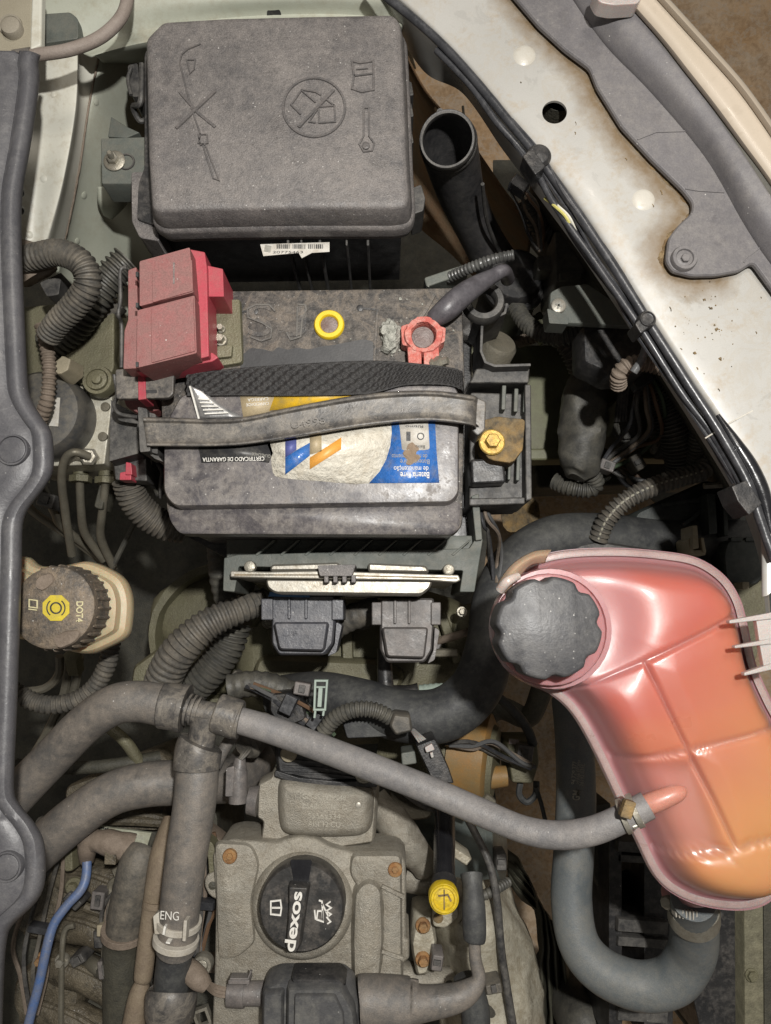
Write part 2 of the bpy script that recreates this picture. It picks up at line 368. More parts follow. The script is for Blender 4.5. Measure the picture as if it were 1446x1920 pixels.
loom = mat('loom_tape', (.025, .026, .029), (.05, .05, .054), 60, .34, dust=(.10, .10, .105), damt=.2, bump=.12, bscale=160)
def tank_mat(name, amt, rough):
    m = mat(name, (.80, .20, .13), (.80, .20, .13), 4, rough, bump=.05, bscale=110, coat=.18, sss=amt, grain=0)
    nt = m.node_tree; N = nt.nodes; L = nt.links; p = N['Principled BSDF']
    tc = N.new('ShaderNodeNewGeometry')
    def nzz(sc, det, dis):
        n = N.new('ShaderNodeTexNoise'); n.inputs['Scale'].default_value = sc; n.inputs['Detail'].default_value = det; n.inputs['Distortion'].default_value = dis; L.new(tc.outputs['Position'], n.inputs['Vector']); return n.outputs['Fac']
    def mad(x, k, y):
        a = N.new('ShaderNodeMath'); a.operation = 'MULTIPLY_ADD'; L.new(x, a.inputs[0]); a.inputs[1].default_value = k
        if isinstance(y, float): a.inputs[2].default_value = y
        else: L.new(y, a.inputs[2])
        return a.outputs[0]
    def attr(nm): a = N.new('ShaderNodeAttribute'); a.attribute_name = nm; return a.outputs['Fac']
    def mixc(f, c1, c2):
        n = N.new('ShaderNodeMix'); n.data_type = 'RGBA'; n.clamp_factor = True; L.new(f, n.inputs[0])
        for c, k in ((c1, 6), (c2, 7)):
            if isinstance(c, tuple): n.inputs[k].default_value = (*c, 1)
            else: L.new(c, n.inputs[k])
        return n.outputs[2]
    cloud = nzz(11, 5, .8)
    tint = mad(cloud, .55, mad(attr('tint'), 1.0, -.28))
    liquid = mixc(tint, (.44, .12, .09), (.52, .25, .10))
    f = mad(cloud, .35, mad(attr('fluid'), 1.0, -.17))
    L.new(mixc(f, (.39, .18, .185), liquid), p.inputs['Base Color'])
    p.inputs['Subsurface Radius'].default_value = (.025, .010, .007); p.inputs['Subsurface Scale'].default_value = .8
    return m
tankm = tank_mat('coolant_tank_plastic', .6, .36)
rimm = mat('tank_rim_plastic', (.30, .21, .20), (.37, .275, .255), 30, .38, sss=.4, coat=.15, bump=.05, stains=.2, scol=(.42, .34, .31))
spoutm = mat('tank_spout_plastic', (.47, .19, .14), (.52, .24, .18), 20, .36, sss=.4, coat=.2, bump=.02)

inkk_ = blk
# ================================================================ the setting
def plane(x0, y0, x1, y1, z): return [Vector((x0, y0, z)), Vector((x1, y0, z)), Vector((x1, y1, z)), Vector((x0, y1, z))], [[0, 1, 2, 3]]
mk('ground', plane(-6, -6, 6, 6, 0), floorm, kind='structure')

body = thing('car', (0, 0, .02), 'cream painted engine bay bodywork of a car with open wing and inner panels', 'car body')
# inner wing: fender apron beside the loom
fend = loft([
    [(742, 45, .755), (800, 132, .755), (872, 172, .76), (945, 275, .765), (990, 335, .77), (1090, 470, .77), (1190, 620, .77), (1300, 790, .77), (1395, 950, .77), (1436, 1075, .77), (1446, 1180, .77)],
    [(716, -25, .815), (798, 48, .815), (868, 118, .815), (940, 205, .815), (1010, 292, .815), (1090, 398, .815), (1185, 545, .815), (1292, 708, .815), (1382, 845, .815), (1428, 960, .815), (1440, 1120, .815)],
    [(735, -35, .825), (815, 38, .825), (888, 108, .825), (960, 195, .825), (1032, 282, .825), (1112, 388, .825), (1207, 535, .825), (1314, 698, .825), (1400, 835, .825), (1440, 960, .825), (1446, 1110, .825)],
    [(860, -45, .828), (930, 20, .828), (1010, 90, .828), (1075, 170, .828), (1150, 260, .828), (1220, 350, .828), (1310, 470, .828), (1400, 600, .828), (1480, 720, .828), (1530, 860, .828), (1560, 1000, .828)],
    [(980, -45, .826), (1050, 25, .826), (1110, 80, .826), (1170, 160, .826), (1240, 240, .826), (1330, 330, .826), (1420, 450, .826), (1500, 570, .826), (1580, 700, .826), (1630, 840, .826), (1660, 980, .826)]], 16, 14)
apm = mat('apron_paint', (.375, .365, .34), (.43, .418, .39), 7, .4, dust=(.33, .25, .155), damt=.16, bump=.04, bscale=60, coat=.1, dscale=16, grain=.05, stains=.16, scol=(.36, .29, .19))
fo = mk('apron_panel', fend, apm, body, 'cream painted apron with a round hole and two dimples', solid=.0025)
cut = mk('cut', disc(1050, 180, .85, 26, .06), cream)
bm_ = fo.modifiers.new('hole', 'BOOLEAN'); bm_.object = cut; bm_.solver = 'EXACT'
bpy.context.view_layer.update()
me = bpy.data.meshes.new_from_object(fo.evaluated_get(bpy.context.evaluated_depsgraph_get()))
fo.modifiers.clear(); fo.data = me; bpy.data.objects.remove(cut)
me.shade_smooth(); me.set_sharp_from_angle(angle=R(50))
for x, y, r in ((983, 108, 34), (1205, 378, 34)):
    q = M_(r, .829); mk('dimple', lathe(W(x, y, .8272), [(q, -.003), (q, -.0003), (q * .9, .0006), (q * .75, .0022), (q * .6, .0036), (q * .45, .0042), (q * .05, .0044)]), cream, body, sharp=0)
mk('panel_seam', stroke([(1322, 822), (1370, 792), (1446, 752)], .8285, 3, .0008), cream, body)
def grime(me_, pts, wid):
    at = me_.attributes.new('grime', 'FLOAT', 'POINT'); org = ORG[fo.name]
    P = [W(x, y, .828).xy for x, y in pts]; sg = list(zip(P, P[1:]))
    for i, v in enumerate(me_.vertices):
        p = (v.co + org).xy; best = 9
        for a, b in sg:
            ab = b - a; t = max(0, min(1, (p - a).dot(ab) / ab.length_squared)); best = min(best, (p - a - ab * t).length)
        at.data[i].value = max(0, 1 - best / wid)
grime(me, [(945, -20), (1000, 50), (1050, 100), (1095, 145), (1108, 180), (1150, 250), (1205, 315), (1262, 375), (1283, 400), (1262, 425), (1238, 452), (1230, 498), (1290, 530), (1340, 526)], .030)
nt = apm.node_tree; N_ = nt.nodes; p_ = N_['Principled BSDF']
at_ = N_.new('ShaderNodeAttribute'); at_.attribute_name = 'grime'
gp_ = N_.new('ShaderNodeNewGeometry'); nn = N_.new('ShaderNodeTexNoise'); nn.inputs['Scale'].default_value = 70; nn.inputs['Detail'].default_value = 9; nn.inputs['Roughness'].default_value = .7
nt.links.new(gp_.outputs['Position'], nn.inputs['Vector'])
ad = N_.new('ShaderNodeMath'); ad.operation = 'MULTIPLY_ADD'; nt.links.new(nn.outputs['Fac'], ad.inputs[0]); ad.inputs[1].default_value = .9; nt.links.new(at_.outputs['Fac'], ad.inputs[2])
mr = N_.new('ShaderNodeMapRange'); mr.inputs[1].default_value = .72; mr.inputs[2].default_value = 1.45; mr.inputs[4].default_value = .95; nt.links.new(ad.outputs[0], mr.inputs[0])
mx = N_.new('ShaderNodeMix'); mx.data_type = 'RGBA'; nt.links.new(mr.outputs[0], mx.inputs[0]); nt.links.new(p_.inputs['Base Color'].links[0].from_socket, mx.inputs[6]); mx.inputs[7].default_value = (.17, .115, .06, 1)
nt.links.new(mx.outputs[2], p_.inputs['Base Color'])
# recess wall below the hole
mk('hole_cup', lathe(W(1050, 180, .815), [(.014, -.045), (.014, 0), (.0145, 0), (.0145, -.046)]), deep, body)
# caked dirt at the edge of the trim
dirtrow = [[(945, -20), (1000, 50), (1050, 100), (1095, 145), (1108, 180), (1150, 250), (1205, 315), (1262, 375), (1283, 400), (1262, 425), (1238, 452), (1230, 498), (1262, 520)],
           [(962, -20), (1018, 45), (1068, 90), (1118, 128), (1132, 165), (1178, 232), (1232, 292), (1292, 350), (1312, 385), (1298, 412), (1268, 435), (1262, 470), (1290, 505)]]
mk('caked_dirt', jitter(loft([[(x - 6, y + 3, .8262) for x, y in dirtrow[0]], [(x + 4, y - 2, .8292) for x, y in dirtrow[0]], [(x, y, .8335) for x, y in dirtrow[1]]], 8, 4), .0012, 240), dirt, body, 'brown caked dirt along the edge of the grey trim', kind='stuff', solid=.003)
# outer wing edge
E = [(1172, -14), (1243, 66), (1292, 128), (1344, 194), (1395, 263), (1446, 332), (1520, 440)]
O = [(1236, -14), (1330, 90), (1392, 161), (1446, 236), (1500, 318), (1560, 400), (1620, 500)]
mk('outer_wing', loft([[(x - 6, y + 4, .855) for x, y in E], [(x, y, .866) for x, y in E], [(x * .5 + u * .5, y * .5 + v * .5, .8685) for (x, y), (u, v) in zip(E, O)], [(x - 9, y + 6, .8685) for x, y in O], [(x, y, .864) for x, y in O], [(x - 10, y + 8, .72) for x, y in O], [(x - 30, y + 28, .45) for x, y in O]], 8, 5), beige, body, solid=.002)
mk('wing_trim_edge', tube([(x + 3, y - 1, .866) for x, y in O], 3.2, seg=8), steel, body)
mk('wing_gap_seal', tube([(x - 12, y + 8, .869) for x, y in O], 2.6, seg=8), blk, body)
# upper inner panels, left side
mk('inner_wing_panel', loft([[(190, 95, .755), (168, 190, .74), (148, 320, .72), (120, 455, .69), (100, 560, .66)],
                             [(215, 92, .745), (190, 200, .728), (168, 330, .70), (150, 460, .66), (140, 580, .62)],
                             [(300, 80, .70), (290, 200, .66), (290, 340, .62), (300, 480, .57), (310, 600, .52)]], 8, 6), mint, body, 'mint painted inner wing beside the fuse box', solid=.002)
mk('flange_panel', loft([[(78, 60, .79), (62, 180, .78), (42, 310, .77), (30, 470, .75)], [(110, 70, .79), (98, 190, .778), (80, 310, .765), (62, 460, .745)],
                         [(140, 90, .79), (136, 200, .78), (112, 340, .765), (80, 460, .745)], [(147, 96, .786), (144, 205, .775), (120, 345, .76), (90, 460, .74)],
                         [(150, 96, .76), (150, 205, .75), (128, 345, .735), (100, 465, .715)], [(188, 100, .752), (168, 195, .738), (148, 325, .718), (122, 455, .69)]], 8, 5), white_p, body, 'pale curved body flange beside the cowl', solid=.002)
mk('sealer_bead', jitter(tube([(188, 98, .756), (168, 192, .741), (148, 322, .721), (121, 455, .691)], 2.2, seg=8, dens=14), .0006, 300), condb, body)
mk('top_panel', loft([[(80, -40, .80), (240, -40, .80), (420, -40, .80), (600, -45, .80), (720, -45, .80)], [(80, 30, .80), (240, 5, .80), (420, -2, .80), (600, -8, .80), (740, -5, .80)],
                      [(150, 96, .785), (250, 60, .785), (420, 34, .785), (600, 26, .785), (755, 34, .785)], [(185, 110, .775), (280, 92, .775), (430, 72, .775), (600, 58, .775), (760, 60, .775)],
                      [(215, 150, .62), (320, 135, .62), (440, 125, .62), (600, 120, .62), (780, 130, .62)]], 8, 6), mint, body, solid=.002)
PH = ((514, 27, 15), (230, 38, 6))
mk('step_plate', prism(rc([(74, 26), (132, 22), (146, 34), (147, 72), (74, 82)], 6), .803, .785), trayg, body, bev=.001)
def hit(name, x, y):
    o = bpy.data.objects[name]; org = ORG[o.name]; bpy.context.view_layer.update()
    c = Vector((0, 0, CAMZ)); d = (W(x, y, .5) - c).normalized()
    ok, p, n, _ = o.ray_cast(c - org, d)
    return (p + org, n if n.z > 0 else -n) if ok else None
for x, y, z, r in ((100, 178, .785, 6), (82, 335, .775, 8), (55, 440, .755, 8), (180, 190, .737, 8), (158, 366, .711, 8), (145, 452, .676, 7)):
    h_ = hit('flange_panel' if x < 110 else 'inner_wing_panel', x, y)
    if h_: mk('weld_dimple', lathe(h_[0], [(M_(r, z), -.002), (M_(r, z) * .9, .0006), (M_(r, z) * .5, .0012), (.0001, .0012)], axis=h_[1], seg=16), white_p if x < 110 else mint, body)
for x, y, r in PH:
    h_ = hit('top_panel', x, y)
    if h_: mk('panel_hole', lathe(h_[0], [(M_(r, .79), -.002), (M_(r, .79), .0004), (.0001, .0002)], axis=h_[1], seg=20), inkk_, body)
for y in (318, 362, 395): mk('rubber_stop', lathe(W(38, y, .79), [(.003, -.002), (.0042, .001), (.0035, .004), (.001, .005)]), blk, body)
# bay floor and rails
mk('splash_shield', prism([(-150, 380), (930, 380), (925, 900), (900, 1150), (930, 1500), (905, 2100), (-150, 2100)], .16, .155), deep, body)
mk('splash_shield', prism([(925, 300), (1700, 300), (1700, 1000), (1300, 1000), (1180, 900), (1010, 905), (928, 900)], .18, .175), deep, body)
mk('frame_rail', prism(rc([(860, 648), (1340, 640), (1400, 700), (1400, 842), (860, 852)], 10), .47, .40), olive, body, 'olive green frame rail in the depth of the bay', bev=.004)
mk('rail_lip', prism([(860, 842), (1380, 836), (1380, 858), (860, 864)], .478, .44), olive, body, bev=.003)
mk('cross_rail', prism(rc([(1000, 868), (1330, 862), (1340, 905), (1010, 915)], 8), .38, .30), deep, body, bev=.004)
mk('inner_rail', loft([[(750, 70, .72), (800, 170, .70), (880, 260, .68), (950, 360, .64), (1000, 420, .6)], [(750, 180, .5), (790, 280, .48), (860, 380, .46), (930, 460, .44), (990, 520, .42)], [(740, 350, .42), (780, 420, .42), (850, 480, .4), (930, 560, .38), (1000, 600, .36)]], 6, 5), tan, body, 'dusty tan inner rail behind the intake duct', solid=.002)
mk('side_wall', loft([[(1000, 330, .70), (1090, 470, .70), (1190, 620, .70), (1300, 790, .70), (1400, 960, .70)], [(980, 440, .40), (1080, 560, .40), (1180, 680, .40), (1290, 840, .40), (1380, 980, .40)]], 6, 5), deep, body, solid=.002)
mk('rail_rust', jitter(prism(sm([(940, 930), (985, 925), (1010, 945), (1005, 985), (950, 995)]), .33, .327), .002, 200), rustc, body, bev=.002)
mk('rib_line', stroke([(868, 200), (882, 330)], .60, 5, .002), deep, body)

# ================================================================ trim along the wing
tr = thing('wing_edge_trim', W(1250, 250, .83), 'grey plastic wing edge trim with clip, lying on the cream apron', 'trim')
tp = [(950, -25), (1010, 46), (1060, 92), (1106, 126), (1120, 162), (1166, 236), (1222, 297), (1282, 356), (1300, 380), (1298, 398), (1272, 422), (1254, 446), (1249, 488), (1262, 508), (1300, 517), (1345, 516), (1388, 508), (1413, 492), (1460, 556), (1520, 520), (1446, 470), (1400, 400), (1330, 285), (1230, 165), (1140, 72), (1075, -25)]
mk('trim_plate', stack(rc(tp, 8, 3), [(-.0012, .8395), (0, .838), (0, .8345)]), trim, tr, bev=.0006)
fl = [(1066, -30), (1140, 76), (1230, 170), (1330, 290), (1400, 410), (1446, 480), (1510, 560)]
ol = [(1150, -30), (1222, 62), (1278, 132), (1334, 203), (1390, 284), (1446, 370), (1500, 450)]
mk('trim_ridge', loft([[(x - 4, y + 2, .8385) for x, y in fl], [(x + 2, y - 2, .8425) for x, y in fl], [(x * .5 + u * .5, y * .5 + v * .5, .853) for (x, y), (u, v) in zip(fl, ol)], [(x, y, .857) for x, y in ol]], 8, 4), trim, tr, 'lighter raised band of the trim', solid=.003)
mk('weatherstrip', loft([[(x - 12, y + 6, .8555) for x, y in ol], [(x, y, .8595) for x, y in ol], [(x + 12, y - 8, .861) for x, y in ol], [(x + 4, y - 3, .855) for x, y in E]], 8, 4), seal, tr, solid=.003)
mk('clip', join(ring(1285, 482, .844, 26, 16, .006), disc(1285, 482, .8425, 18, .005), hexbolt(1287, 482, .8455, 9, .004, 1.0)), trim, tr)
mk('rib_line', stroke([(1195, 262), (1230, 248), (1292, 246)], .8398, 2.5, .0006), trim, tr)
mk('rib_line', stroke([(1285, 354), (1310, 358), (1358, 361)], .8398, 2.5, .0006), trim, tr)
mk('rib_line', stroke([(1395, 492), (1405, 480), (1428, 462)], .8398, 2.5, .0006), trim, tr)
mk('bonnet_stop', prism(rc([(1112, -20), (1210, -20), (1198, 6), (1150, 9), (1124, 4)], 8), .875, .86), palec, label='small pale bonnet stop at the outer end of the grey trim', cat='bump stop', bev=.001)

# ================================================================ cowl cover
cw = thing('cowl_cover', W(20, 900, .84), 'long grey plastic cowl cover with two lobes along the firewall', 'cowl cover')
cp = [(66, 122), (68, 150), (60, 215), (48, 290), (36, 360), (34, 440), (38, 560), (44, 690), (50, 745), (72, 785), (90, 812), (94, 850), (92, 885), (75, 915), (48, 950), (36, 985), (34, 1050), (30, 1180), (26, 1300), (20, 1430), (20, 1490), (34, 1518), (60, 1550), (76, 1585), (78, 1645), (64, 1685), (20, 1728), (6, 1760), (0, 1830), (-4, 1960), (-200, 1960), (-200, 122)]
ce = [(70, 100)] + cp[:30]
g1 = loft([[(x + dx, y, z) for x, y in ce] for dx, z in ((-3, .863), (-1, .867), (-5, .873), (-12, .876), (-20, .876), (-25, .8732), (-36, .8732), (-42, .8755), (-120, .877), (-260, .877))], 4, 2)
mk('cover_panel', g1, cowlm, cw, solid=.003)
for x, y, r in ((22, 843, 31), (12, 1626, 27)):
    mk('rivet', join(ring(x, y, .8815, r, r - 5, .006), disc(x, y, .880, r - 5, .006, .1)), cowlm, cw)
mk('scuff_chip', disc(10, 1225, .8765, 3, .0004, seg=8), ink, cw)
hb = thing('hinge_bracket', W(30, 50, .84), 'dusty beige hinge bracket with a large round bolt head', 'bracket')
mk('bracket_plate', stack(rc([(-60, -40), (62, -40), (58, 92), (52, 104), (-60, 104)], 5), [(0, .85), (.001, .842)]), mat('bracket_dust', (.26, .23, .17), (.31, .28, .21), 20, .7, bump=.1), hb, bev=.002)
mk('bracket_edge', prism([(60, -40), (79, -40), (77, 84), (55, 94)], .853, .844), white_p, hb, bev=.002)
mk('bolt_head', join(disc(18, 45, .858, 21, .01, .3), ring(18, 45, .852, 25, 18, .006)), mat('bolt_dust', (.24, .215, .165), (.28, .25, .2), 20, .7, bump=.1), hb)
mk('washer_hose', join(tube([(-40, 122, .848), (20, 110, .848), (62, 104, .848), (130, 94, .846), (188, 70, .842), (226, 34, .84), (240, -5, .838), (242, -50, .836)], 13)),
   mat('dusty_brown_hose', (.19, .155, .13), (.23, .19, .165), 40, .7, dust=(.27, .23, .2), damt=.4, bump=.2), label='dusty brown hose curving over the hinge bracket to the wing', cat='hose')
mk('hose_sleeve', tube([(28, 109, .849), (60, 104, .849)], 15.5), rub, label='short rubber sleeve around the brown hose by the hinge bracket', cat='sleeve')

# ================================================================ fuse box
fb = thing('fuse_box', W(520, 250, .70), 'large dusty grey fuse box with moulded warning symbols on its lid', 'fuse box')
lp = [(274, 74), (306, 42), (420, 35), (580, 31), (738, 28), (752, 44), (758, 150), (763, 290), (768, 372), (763, 390), (738, 394), (560, 394), (400, 397), (300, 400), (285, 392), (279, 300), (276, 180)]
lr = rc(lp, 10, 3)
lid = mk('lid', stack(lr, [(-.006, .8325), (-.0022, .8318), (-.0004, .8295), (.003, .812), (.0031, .810), (.0052, .8085), (.006, .806), (.006, .797), (.004, .796), (.004, .789)], zref=.83), lidm, fb, sharp=50)
bp = [(262, 80), (300, 44), (740, 32), (754, 60), (768, 388), (764, 404), (285, 412), (247, 400), (250, 330), (262, 300)]
mk('base', stack(rc(bp, 10, 3), [(-.001, .7885), (-.001, .775), (-.006, .772), (-.006, .66)], zref=.80), blk, fb, sharp=50)
mk('base_ledge', prism(rc([(246, 322), (275, 322), (300, 452), (262, 446), (247, 415)], 6), .785, .72), lidm, fb, bev=.002)
for x, w in ((540, 5), (565, 4), (600, 5), (650, 4), (690, 5)):
    V0 = W(x, 470, .76); mk('rib', prism(rect(x, 452, w, 16), .788, .68), blkd, fb, bev=.0006)
# sticker on the front face
fx = W(553, 430, .79).y - .0062
def fr(px0, px1, z0, z1, y, m, name, par, lab=None, zr=.78):
    x0, x1 = W(px0, 470, zr).x, W(px1, 470, zr).x
    return mk(name, ([Vector((x0, y, z1)), Vector((x1, y, z1)), Vector((x1, y, z0)), Vector((x0, y, z0))], [[0, 1, 2, 3]]), m, par, lab, sharp=0)
yb = min(v[1] for v in (W(400, 420, .8), W(560, 413, .8))) + .0047
slx = [(488, 458), (618, 454), (618, 472), (585, 474), (566, 484), (560, 474), (494, 480)]
st = mk('sticker', stack(slx, [(0, .7905), (0, .7900)]), paper, fb, 'torn white bar code sticker on the front')
for i in range(24):
    x = 520 + i * 3.7
    if i in (7, 15): continue
    mk('bar', prism(rect(x, 462, random.choice((1.3, 2.0, 2.6)), 8), .7909, .7905), inkk, st)
text('20775463', 540, 473, .7905, 60, 5, 0, inkk, st)
mk('emblem_mark', prism(rect(502, 466, 12, 12, 10), .7909, .7905), inkd, st)
# moulded symbols
Z = .8332
lidk = mat('moulded_symbol_plastic', (.078, .073, .072), (.10, .092, .089), 40, .5, dust=(.15, .13, .12), damt=.3, specks=.2, bump=.3, grain=.25)
sy = mk('crossed_jump_lead_symbol', join(
    stroke([(376, 82), (352, 92), (341, 102), (337, 115), (350, 170), (362, 210), (376, 252), (372, 268), (385, 272), (411, 338), (400, 334), (380, 270)], Z, 3.2),
    stroke([(350, 112), (366, 112), (364, 130), (356, 138), (352, 118)], Z, 2.6, closed=True),
    stroke([(337, 172), (372, 212), (404, 238)], Z - .0002, 7), stroke([(404, 170), (366, 206), (330, 240)], Z + .0002, 7),
    stroke([(372, 252), (388, 252), (390, 268), (376, 272)], Z, 2.6, closed=True)), lidk, lid)
cc = (589, 201)
mk('no_open_box_symbol', join(stroke([(p[0], p[1]) for p in circ(cc[0], cc[1], 58, 48, 55)], Z, 5.5, closed=True),
    stroke([(626, 168), (560, 238)], Z + .0003, 7), stroke([(566, 168), (592, 172), (602, 178)], Z, 4), stroke([(566, 168), (546, 196), (564, 214)], Z, 4), stroke([(566, 170), (592, 192)], Z, 3),
    stroke([(597, 200), (627, 198), (629, 228), (599, 230)], Z, 4, closed=True), stroke([(597, 200), (612, 186), (627, 198)], Z, 3.5), stroke([(597, 202), (580, 228), (592, 230)], Z, 3.5)), lidk, lid)
mk('open_book_symbol', join(stroke([(660, 114), (676, 118), (700, 114), (701, 168), (678, 172), (660, 166), (664, 142)], Z, 4.5, closed=True), stroke([(664, 142), (698, 138)], Z, 4), stroke([(668, 130), (690, 128)], Z, 3)), lidk, lid)
mk('spanner_symbol', join(stroke([(682, 202), (692, 202), (692, 254), (702, 268), (698, 282), (682, 284), (674, 270), (682, 254)], Z, 4, closed=True), disc(686, 272, Z + .001, 8, .002)), lidk, lid)
mk('side_clip', join(prism(rc([(240, 122), (258, 118), (264, 180), (250, 182), (240, 165)], 4), .77, .73), tube([(246, 128, .775), (240, 150, .775), (246, 178, .775)], 4, seg=8), tube([(266, 120, .77), (264, 190, .77), (250, 200, .76), (262, 226, .75), (280, 222, .75)], 6, seg=8)), blkd, fb, bev=.0008)
mb = mk('mounting_tab', stack(rc([(188, 258), (300, 255), (300, 330), (248, 346), (190, 346)], 4), [(-.001, .765), (0, .763), (0, .735)]), trayg, fb, 'grey mounting tab with bolt')
q = M_(22, .77)
mk('bolt', join(lathe(W(215, 302, .766), [(q, 0), (q, .001), (q * .85, .002), (q * .5, .002)]), lathe(W(213, 300, .767), [(q * .55, 0), (q * .55, .005), (q * .45, .006), (q * .1, .006)], seg=6), lathe(W(211, 296, .772), [(q * .26, 0), (q * .26, .008), (q * .18, .009), (q * .02, .009)], seg=14)), zinc, mb)
mk('slot', ring(236, 302, .7665, 18, 14, .002, 20), blkd, mb)
mk('tab_wedge', prism([(208, 218), (236, 236), (262, 248), (238, 258), (202, 256)], .74, .72), trayg, fb, bev=.001)
mk('stay_bracket', join(loft([[(182, 350, .70), (184, 380, .69), (195, 405, .67)], [(215, 352, .70), (222, 385, .69), (205, 410, .67)], [(240, 372, .69), (235, 388, .68), (210, 412, .67)]], 5, 4)), mint, fb, solid=.003)
mk('right_latch', prism(rc([(772, 352), (790, 345), (798, 372), (794, 395), (774, 402)], 4), .77, .73), blkd, fb, bev=.001)
for y in (150, 190, 240):
    mk('side_tab', prism(rc([(757, y), (772, y + 3), (776, y + 28), (760, y + 30)], 3), .775, .72), blkd, fb, bev=.001)

# ================================================================ air intake duct
it = thing('air_intake_duct', W(900, 400, .5), 'open ended black air intake duct standing between fuse box and wing', 'air duct')
def pipe(pts, ro, ri, m, name, par, dens=8, seg=40):
    P = [W(*p) for p in pts]; Q = cr(P, dens); n = len(Q)
    rA = [M_(ro, .80) if not callable(ro) else ro(i / (n - 1)) for i in range(n)]
    V1, F1 = sweep(Q, rA, seg, cap=False); V2, F2 = sweep(Q, [r * ri for r in rA], seg, cap=False)
    k = len(V1); F = F1 + [[i + k for i in reversed(f)] for f in F2]
    for e in (0, n - 1):
        for j in range(seg):
            l = (j + 1) % seg; a, b = e * seg + j, e * seg + l
            F.append([a, b, b + k, a + k] if e == 0 else [b, a, a + k, b + k])
    return mk(name, (V1 + V2, F), m, par)
pipe([(839, 262, .795), (844, 282, .765), (868, 370, .69), (905, 450, .62), (940, 510, .57), (965, 545, .53)], lambda t: M_(56, .79) * (1 if t < .05 else .98) + .002 * math.sin(t * 9), .90, mat('duct_plastic', (.025, .025, .027), (.05, .049, .05), 30, .5, dust=(.13, .12, .115), damt=.35, bump=.2), 'duct', it, 10)
mk('mouth_ring', (lambda V, Fc: (V, Fc[:-2]))(*lathe(W(839, 262, .796), [(.0222, -.006), (.0245, -.006), (.0248, -.001), (.0240, .001), (.0222, .001), (.0218, -.001), (.0222, -.006)], axis=(W(839, 262, .795) - W(846, 290, .755)).normalized(), seg=48)), blkd, it)
mk('collar', (lambda V, Fc: (V, Fc[:-2]))(*lathe(W(841, 268, .782), [(.0242, -.003), (.0262, -.003), (.0265, 0), (.0255, .002), (.0242, .002)], axis=(W(839, 262, .795) - W(846, 290, .755)).normalized(), seg=48)), blkd, it)
a = (W(839, 262, .795) - W(846, 290, .755)).normalized()
mk('locating_notch', lathe(W(826, 212, .797), [(.003, -.006), (.003, .0035), (.001, .0035)], axis=a, seg=10), blkd, it)
mk('seam_rib', tube([(905, 345, .755), (915, 420, .69), (950, 500, .60)], 4, seg=8), blkd, it)
mk('lower_elbow', join(lathe(W(965, 525, .60), [(.034, -.12), (.034, -.02), (.031, -.005), (.031, .012), (.028, .016), (.02, .016)]), lathe(W(965, 530, .595), [(.037, -.005), (.037, .003), (.034, .006)])), blk, it)

# ================================================================ battery
bt = thing('car_battery', W(590, 770, .60), 'dirty dark grey car battery with torn blue and white label', 'battery')
mk('case', stack(rc([(300, 548), (868, 540), (870, 985), (850, 1000), (335, 998), (312, 960)], 14, 3), [(-.002, .772), (-.002, .62)]), batt, bt, bev=.002)
mk('lid_base', stack(rc([(296, 546), (866, 538), (872, 700), (868, 985), (852, 1003), (336, 1001), (312, 962), (306, 850), (298, 700)], 14, 3), [(-.003, .786), (-.0008, .785), (0, .782), (0, .768), (-.003, .767)]), shelfm, bt)
rb = [(306, 800), (340, 738), (700, 722), (760, 716), (846, 716), (861, 734), (861, 925), (846, 942), (326, 950), (306, 925)]
mk('raised_lid', stack(rc(rb, 14, 4), [(-.005, .8045), (-.0012, .804), (0, .802), (.001, .786), (.0012, .7845)]), batt, bt)
mk('front_ledge', stack(rc([(314, 948), (864, 940), (862, 990), (848, 1002), (336, 1000), (318, 975)], 10), [(-.002, .7905), (0, .789), (.0005, .77)]), batt, bt)
ZS = .7858
text('S', 488, 601, ZS, 46, 66, 0, shelfm, bt, ext=.001)
text('J', 556, 602, ZS, 40, 64, 0, shelfm, bt, ext=.001)
letm = mat('moulded_letter', (.10, .093, .085), (.14, .13, .115), 60, .6, bump=.3)
def outl(pts, w=3.6): return stroke(pts, ZS + .0005, w, .0012)
mk('moulded_letter_edge', join(outl([(516, 584), (505, 572), (480, 572), (464, 580), (466, 596), (492, 606), (510, 618), (508, 634), (490, 640), (470, 632)]), outl([(560, 572), (572, 572), (575, 582), (567, 600), (564, 632), (545, 638), (538, 624)]), outl([(558, 576), (557, 632)])), letm, bt)
mk('slot_mark', join(prism(rect(464, 584, 30, 4), ZS + .0006, ZS - .001), disc(478, 583, ZS + .0007, 7, .002, seg=14)), blk, bt)
mk('slot_mark', join(prism(rect(690, 579, 30, 4, 6), ZS + .0006, ZS - .001), disc(675, 577, ZS + .0007, 7, .002, seg=14)), blk, bt)
mk('shelf_rib', join(stroke([(708, 582), (704, 640), (702, 690)], ZS, 6, .0022), stroke([(760, 640), (800, 580), (815, 552)], ZS, 8, .0015)), shelfm, bt)
cpz = [(452, 668), (470, 652), (495, 655), (512, 660), (520, 650), (540, 656), (556, 652), (580, 655), (600, 650), (630, 646), (660, 640), (682, 636), (700, 640), (702, 700), (450, 706)]
mk('clean_patch', stack(rc(cpz, 5), [(0, ZS + .0008), (0, ZS - .001)]), mat('wiped_plastic', (.03, .03, .032), (.038, .038, .04), 30, .45, specks=.05, bump=.05), bt, 'dark patch wiped free of dust')
vp = mk('vent_plug', join(ring(617, 607, ZS + .004, 30, 17, .005), ), yel, bt, 'yellow ring vent plug')
mk('plug_centre', disc(617, 607, ZS + .0012, 19, .003), lead, vp)
0 and mk('post_dust', jitter(prism(sm([(712, 560), (760, 548), (800, 550), (780, 565), (730, 572)]), ZS + .0008, ZS - .001), .0006, 400), salt, bt)
